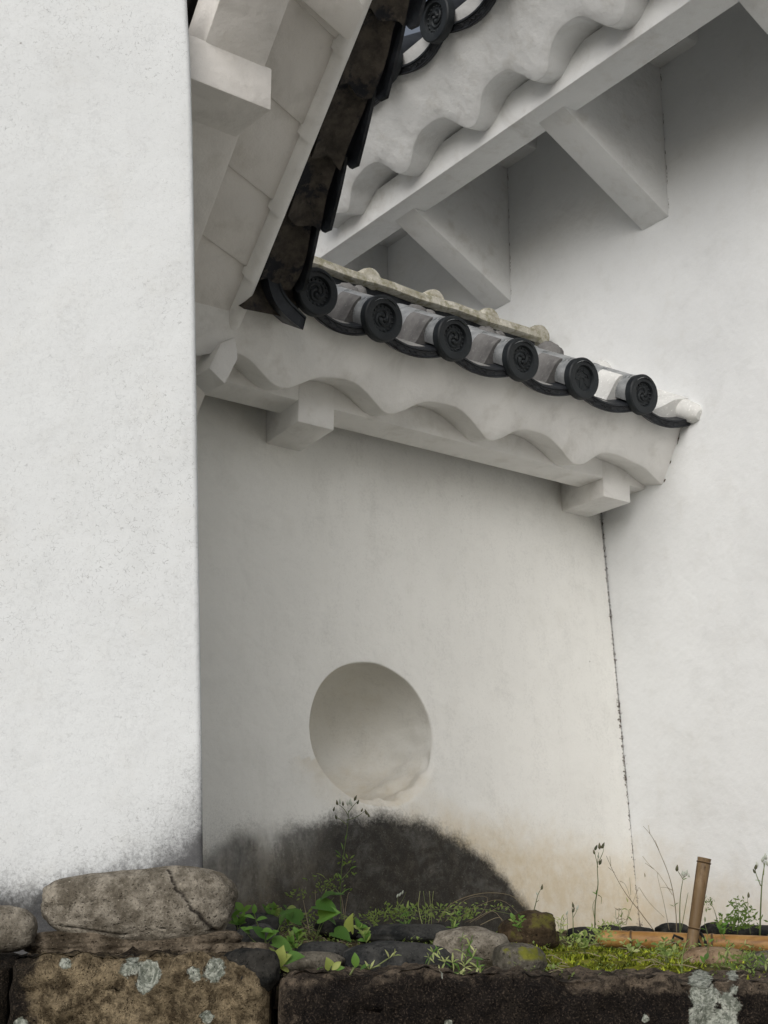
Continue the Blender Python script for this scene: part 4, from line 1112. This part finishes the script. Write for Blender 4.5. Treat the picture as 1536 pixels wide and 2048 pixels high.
# trailing weed and bare grasses in the middle
st_ = [[(720, 1842), (780, 1830), (840, 1822), (900, 1818), (960, 1818), (1020, 1828), (1060, 1842)], [(800, 1832), (795, 1800), (800, 1788)], [(792, 1820), (805, 1800), (812, 1784)]]
plant('trailing_weed', (850, 1840), 'trailing stem with tiny leaves running along the foot of the black stain', 'plant', st_, y=4.35, seed=22, r=.0016,
      fol=[(850, 1828, 110, 16, 210, 11), (780, 1828, 50, 22, 60, 9), (950, 1815, 80, 14, 60, 8), (735, 1845, 30, 16, 60, 11)])
gr = []
for k in range(4):
    x0 = 845+k*6; gr.append([(x0, 1850), (x0+rp.uniform(-8, 8), 1815), (x0+rp.uniform(-14, 14), 1782)])
plant('grass_tuft', (850, 1850), 'thin upright grass tuft in front of the black stain', 'plant', gr, buds=[(795+k*5, 1790+rp.uniform(-8, 8), 7, 0) for k in range(3)], smat=M_STARL, y=4.3, seed=23, r=.0014)
gr = [[(870, 1858), (900, 1810), (960, 1787), (1020, 1790), (1045, 1812)], [(885, 1850), (930, 1800), (975, 1795), (960, 1830), (930, 1845)], [(900, 1852), (950, 1815), (1000, 1800), (1040, 1830), (1048, 1850)], [(940, 1845), (985, 1822), (1010, 1850)], [(960, 1850), (1000, 1835), (1015, 1870)], [(950, 1842), (1005, 1812), (1030, 1835)]]
plant('dry_grass', (900, 1858), 'curling dry grass arching over the speckled cobble', 'plant', gr, smat=M_DRY, y=4.1, seed=24, r=.0013)
gr = [[(620, 1870), (612, 1830), (606, 1800)], [(690, 1880), (690, 1830), (696, 1790), (700, 1785)], [(688, 1830), (684, 1800), (680, 1785)], [(560, 1830), (590, 1850), (640, 1862)], [(630, 1780), (631, 1800), (630, 1815)], [(618, 1865), (600, 1835), (585, 1822)]]
plant('dry_grass', (625, 1880), 'brown dead stalks standing among the heart shaped leaves', 'plant', gr, smat=M_DRY, y=4.0, seed=25, r=.0015)
plant('trailing_weed', (600, 1850), 'mass of dim leaflets growing against the black stain behind the heart leaves', 'plant', [[(560, 1850), (600, 1835), (650, 1845)]], y=4.45, seed=26,
      fol=[(620, 1842, 90, 20, 130, 11), (600, 1790, 30, 12, 30, 9), (655, 1775, 28, 14, 30, 9)])
# right-hand weeds
plant('tall_weed', (1192, 1858), 'slender budding weed left of the corner seam', 'plant',
      [[(1190, 1860), (1190, 1810), (1195, 1770), (1195, 1735), (1197, 1705)], [(1196, 1725), (1205, 1705), (1207, 1695)], [(1195, 1735), (1190, 1710), (1188, 1700)], [(1192, 1850), (1186, 1815), (1190, 1800)], [(1196, 1790), (1203, 1795), (1203, 1808)]],
      [(1194, 1790, 150, 12, 'lance', M_LEAF), (1195, 1778, 250, 12, 'lance', M_LEAF)], [(1192, 1695, 10, 1), (1199, 1692, 11, 1), (1206, 1691, 11, 1), (1201, 1724, 10, 1), (1188, 1704, 8, 1), (1196, 1712, 7, 0)], y=4.6, seed=30)
plant('thin_weed', (1285, 1862), 'thin leaning grass stems crossing in front of the corner seam', 'plant',
      [[(1312, 1868), (1280, 1825), (1250, 1785), (1228, 1745), (1212, 1712)], [(1228, 1745), (1216, 1735)], [(1222, 1732), (1220, 1712)], [(1252, 1850), (1266, 1805), (1278, 1775)], [(1262, 1790), (1260, 1755)], [(1278, 1775), (1300, 1805), (1330, 1835)], [(1240, 1762), (1250, 1770), (1262, 1800)]], smat=M_DRY, y=4.6, seed=31, r=.0014,
      leaves=[(1256, 1805, 110, 12, 'lance', M_STARL), (1264, 1842, 140, 16, 'lance', M_LEAF), (1290, 1755, 100, 10, 'lance', M_DRY)])
plant('thin_weed', (1350, 1862), 'tall wispy grass left of the bamboo stake, reaching highest', 'plant',
      [[(1352, 1868), (1350, 1815), (1340, 1760), (1325, 1715), (1305, 1675), (1287, 1652)], [(1300, 1668), (1297, 1650)], [(1318, 1700), (1310, 1680)], [(1345, 1790), (1320, 1750), (1300, 1730), (1286, 1712)], [(1338, 1860), (1328, 1800), (1318, 1760), (1316, 1745)], [(1345, 1780), (1330, 1775), (1322, 1775)], [(1308, 1738), (1290, 1726)]], smat=M_DRY, y=4.5, seed=32, r=.0015, leaves=[(1350, 1815, 160, 14, 'lance', M_LEAF), (1348, 1812, 30, 12, 'lance', M_LEAF)])
plant('tall_weed', (1362, 1865), 'budding weed with white flowers touching the left side of the bamboo stake', 'plant',
      [[(1361, 1870), (1360, 1830), (1362, 1790), (1366, 1755)], [(1366, 1758), (1358, 1745), (1354, 1738)], [(1366, 1756), (1374, 1750), (1377, 1748)], [(1362, 1860), (1375, 1800), (1378, 1785)]],
      [(1366, 1760, 20, 10, 'lance', M_LEAF)], [(1354, 1736, 11, 1), (1368, 1748, 9, 0), (1373, 1744, 9, 0), (1377, 1750, 8, 0), (1365, 1746, 8, 0)], y=4.45, seed=33)
plant('tall_weed', (1520, 1868), 'weed with pale flower heads at the right edge', 'plant',
      [[(1520, 1872), (1522, 1810), (1526, 1760), (1532, 1722)], [(1522, 1772), (1514, 1750), (1511, 1738)], [(1526, 1750), (1530, 1730), (1526, 1720)]], [(1524, 1764, 170, 16, 'lance', M_LEAF)], [(1512, 1733, 11, 1), (1514, 1728, 9, 0), (1526, 1718, 11, 0), (1531, 1713, 11, 0), (1534, 1726, 9, 0), (1508, 1742, 8, 1)], y=4.3, seed=34, r=.003)
plant('feathery_weed', (1480, 1866), 'feathery green weed right of the bamboo stake', 'plant',
      [[(1475, 1868), (1478, 1830), (1472, 1800)], [(1500, 1868), (1498, 1820), (1497, 1790)], [(1436, 1845), (1425, 1815), (1412, 1800)], [(1478, 1840), (1492, 1815)]], [], [(1497, 1790, 9, 1), (1412, 1792, 6, 0)], y=4.3, seed=35, r=.0018,
      fol=[(1470, 1845, 38, 18, 150, 12), (1478, 1812, 22, 16, 50, 10), (1505, 1838, 24, 22, 50, 11), (1418, 1812, 12, 18, 26, 9)])
plant('tall_weed', (1147, 1862), 'two short budding stalks left of the bamboo rail tip', 'plant',
      [[(1146, 1868), (1147, 1835), (1145, 1815)], [(1135, 1868), (1134, 1840), (1133, 1828)], [(1147, 1835), (1155, 1818)]], [], [(1146, 1810, 9, 1), (1147, 1820, 9, 1), (1155, 1815, 8, 0), (1134, 1826, 7, 0)], y=4.3, seed=36, r=.0016)
plant('tall_weed', (1066, 1830), 'small budding sprig leaning out behind the brown stone', 'plant',
      [[(1064, 1835), (1070, 1810), (1076, 1790), (1083, 1777)], [(1072, 1805), (1078, 1800)]], [], [(1084, 1774, 9, 1), (1074, 1787, 6, 0)], y=4.1, seed=37, r=.0016)
plant('leafy_plant', (1410, 1900), 'small green weed growing up in front of the bamboo rail', 'plant',
      [[(1408, 1920), (1418, 1890), (1410, 1845)], [(1412, 1900), (1420, 1870)]], [(1408, 1926, 120, 16, 'oval', M_LEAF), (1410, 1920, 60, 16, 'oval', M_LEAF), (1418, 1885, 30, 12, 'oval', M_LEAF), (1410, 1845, 90, 12, 'lance', M_LEAFD), (1412, 1860, 170, 12, 'lance', M_LEAF), (1405, 1928, 180, 14, 'oval', M_LEAF)], y=3.5, seed=38, r=.0014)
plant('grass_tuft', (1362, 1935), 'pale grass wisps at the block edge below the stake', 'plant',
      [[(1362, 1945), (1364, 1915), (1368, 1890), (1378, 1878)], [(1364, 1940), (1358, 1920), (1362, 1905)], [(1364, 1925), (1385, 1912)], [(1500, 1922), (1515, 1912), (1536, 1935)]], smat=M_STARL, y=3.2, seed=39, r=.002)
lv = []
for (u, v, s_) in ((1455, 1900, 16), (1530, 1925, 26), (1515, 1920, 16), (1490, 1890, 12)): lv += star(u, v, s_, rp)
plant('starry_weed', (1480, 1930), 'pale weed trailing over the mossy stone at right', 'plant', [[(1450, 1930), (1460, 1900), (1465, 1885)], [(1500, 1940), (1530, 1925)]], lv, y=3.3, seed=40,
      fol=[(1480, 1925, 60, 18, 120, 12)])
gr = [(1005+rp.uniform(0, 500), 0) for _ in range(8)]
plant('trailing_weed', (1190, 1900), 'low green leaflets scattered at the left tip of the bamboo rail', 'plant', [[(1175, 1900), (1195, 1870), (1210, 1850)], [(1200, 1900), (1230, 1930), (1238, 1942)]], y=3.9, seed=41, r=.0013,
      fol=[(1190, 1872, 40, 18, 90, 11), (1215, 1855, 30, 12, 30, 10), (1140, 1885, 26, 10, 24, 10)])
plant('trailing_weed', (1330, 1890), 'low pale leaflets spreading in front of the bamboo stake foot', 'plant', [[(1310, 1900), (1340, 1880), (1370, 1890)]], y=3.6, seed=42, r=.0013,
      fol=[(1345, 1900, 46, 16, 80, 11), (1420, 1892, 60, 12, 26, 10), (1380, 1925, 20, 14, 50, 10)])


# more tangled growth between the stones
def sprig(u, v, y, h, n, seed, label, name='leafy_plant', mats=(M_LEAF, M_WEED), kind='oval', sz=16, r=.0014):
    q = random.Random(seed); stems = []; lv = []
    for k in range(n):
        a = q.uniform(-.6, .6); pts = [(u+q.uniform(-4, 4), v)]
        for j in range(1, 4): pts.append((u+a*h*j/3*q.uniform(.6, 1.2), v-h*j/3*q.uniform(.8, 1.05)))
        stems.append(pts)
        for j in range(1, 4):
            for sg in (0, 1):
                lv.append((pts[j][0], pts[j][1], q.uniform(0, 75)+(105 if sg else 0), sz*q.uniform(.6, 1.25), kind, mats[q.random() < .4]))
    return plant(name, (u, v), label, 'plant', stems, lv, y=y, seed=seed, r=r)
sprig(478, 1862, 3.6, 40, 3, 201, 'leafy tuft squeezed against the right end of the cracked boulder', sz=24)
sprig(588, 1905, 3.35, 34, 3, 202, 'low leafy tuft between the yellowish rosette and the heart leaves', sz=22)
sprig(738, 1895, 3.5, 38, 3, 203, 'leafy tuft rising behind the left end of the widest slab', sz=18)
sprig(812, 1862, 3.9, 44, 4, 204, 'fine leaved tuft behind the middle of the widest slab', sz=13, kind='lance')
sprig(905, 1868, 3.6, 40, 3, 205, 'fine leaved tuft behind the speckled cobble', sz=13, kind='lance')
sprig(1038, 1862, 3.6, 26, 3, 206, 'tiny tuft in front of the peaked brown stone', sz=12)
sprig(1122, 1878, 3.9, 40, 4, 207, 'fine tuft at the right side of the peaked brown stone', sz=12, kind='lance', mats=(M_WEED, M_STARL))
sprig(1168, 1905, 3.4, 34, 4, 208, 'pale tuft standing on the moss below the bamboo rail tip', sz=12, mats=(M_WEED, M_STARL))
sprig(1262, 1912, 3.4, 30, 3, 209, 'pale tuft in the middle of the moss in front of the rail', sz=12, mats=(M_WEED, M_STARL))
sprig(1335, 1925, 3.2, 44, 4, 210, 'pale tuft at the right end of the moss', sz=13, mats=(M_WEED, M_STARL))
sprig(1448, 1878, 3.9, 30, 3, 211, 'leafy tuft just behind the bamboo rail right of the stake', sz=12)
sprig(1240, 1862, 4.55, 40, 4, 212, 'thin tuft behind the rail at the foot of the corner seam', sz=10, kind='lance', mats=(M_WEED, M_DRY))
sprig(560, 1858, 3.9, 44, 4, 213, 'dim leafy tuft against the stained wall left of the heart leaves', sz=17)

# moss carpet: countless tiny shoots in one object
rm = random.Random(5); g = G()
def moss_at(u, v):
    y = -.14/(-(v-1800)/2906.)
    return y
for _ in range(26000):
    x = rm.uniform(.12, 1.0); y = rm.uniform(2.66, 4.3)
    if abs(x-.10*y-.06) > .09*y+.02: 
        if rm.random() < .85: continue
    if fb((x*7, y*7, 5)) < -.22: continue
    z = soil_h(x, y)-.004; s1 = rm.uniform(.006, .017); a = rm.uniform(0, 6.28)
    d = V((math.cos(a)*.6, math.sin(a)*.6, rm.uniform(.5, 1.2))).normalized(); w = V((-math.sin(a), math.cos(a), 0))
    p = V((x, y, z))
    g.v += [p+w*s1*.25, p-w*s1*.25, p+d*s1]; k = len(g.v); g.f.append((k-3, k-2, k-1))
me = bpy.data.meshes.new('moss'); me.from_pydata([tuple(v) for v in g.v], [], g.f); me.materials.append(M_MOSS)
tag(link(bpy.data.objects.new('moss', me)), 'yellow green moss carpet covering the soil behind the dark front block', 'moss', kind='stuff')
# small weeds scattered over the bed
g = G()
for _ in range(3600):
    y = rm.uniform(2.66, 4.6); x = rm.uniform(-.32, .9)*y/3.4
    if fb((x*4, y*4, 9)) < -.12: continue
    if .15 < x < .85 and y < 4.0 and rm.random() < .75: continue
    z = soil_h(x, y); p0 = V((x, y, z)); h_ = rm.uniform(.005, .03)
    for k in range(4):
        a = rm.uniform(0, 6.28); s1 = rm.uniform(.006, .014); p = p0+UP*h_*rm.random()
        d = V((math.cos(a), math.sin(a)*.6, rm.uniform(-.1, .8))).normalized(); w = d.cross(UP).normalized()
        g.add([p, p+d*s1*.5+w*s1*.25, p+d*s1, p+d*s1*.5-w*s1*.25], [(0, 1, 2, 3)])
me = bpy.data.meshes.new('ground_weeds'); me.from_pydata([tuple(v) for v in g.v], [], g.f); me.materials.append(M_WEED)
tag(link(bpy.data.objects.new('ground_weeds', me)), 'tiny green ground weeds scattered between the stones and the moss', 'weeds', kind='stuff')

g = G()
for _ in range(300):
    y = rm.uniform(2.66, 4.7); x = rm.uniform(-.30, .95)*y/3.4; z = soil_h(x, y)+rm.uniform(0, .012)
    a = rm.uniform(0, 3.14); L_ = rm.uniform(.015, .055); d = V((math.cos(a), math.sin(a), rm.uniform(-.05, .25)))*L_
    p = V((x, y, z)); g.tube([p, p+d*.5+V((0, 0, rm.uniform(-.004, .008))), p+d], [.0012, .001, .0005], 4, cap=False)
me = bpy.data.meshes.new('dead_twigs'); me.from_pydata([tuple(v) for v in g.v], [], g.f); me.materials.append(M_DRY)
tag(link(bpy.data.objects.new('dead_twigs', me)), 'dry brown twigs and straw littered over the bed of stones', 'twigs', kind='stuff')
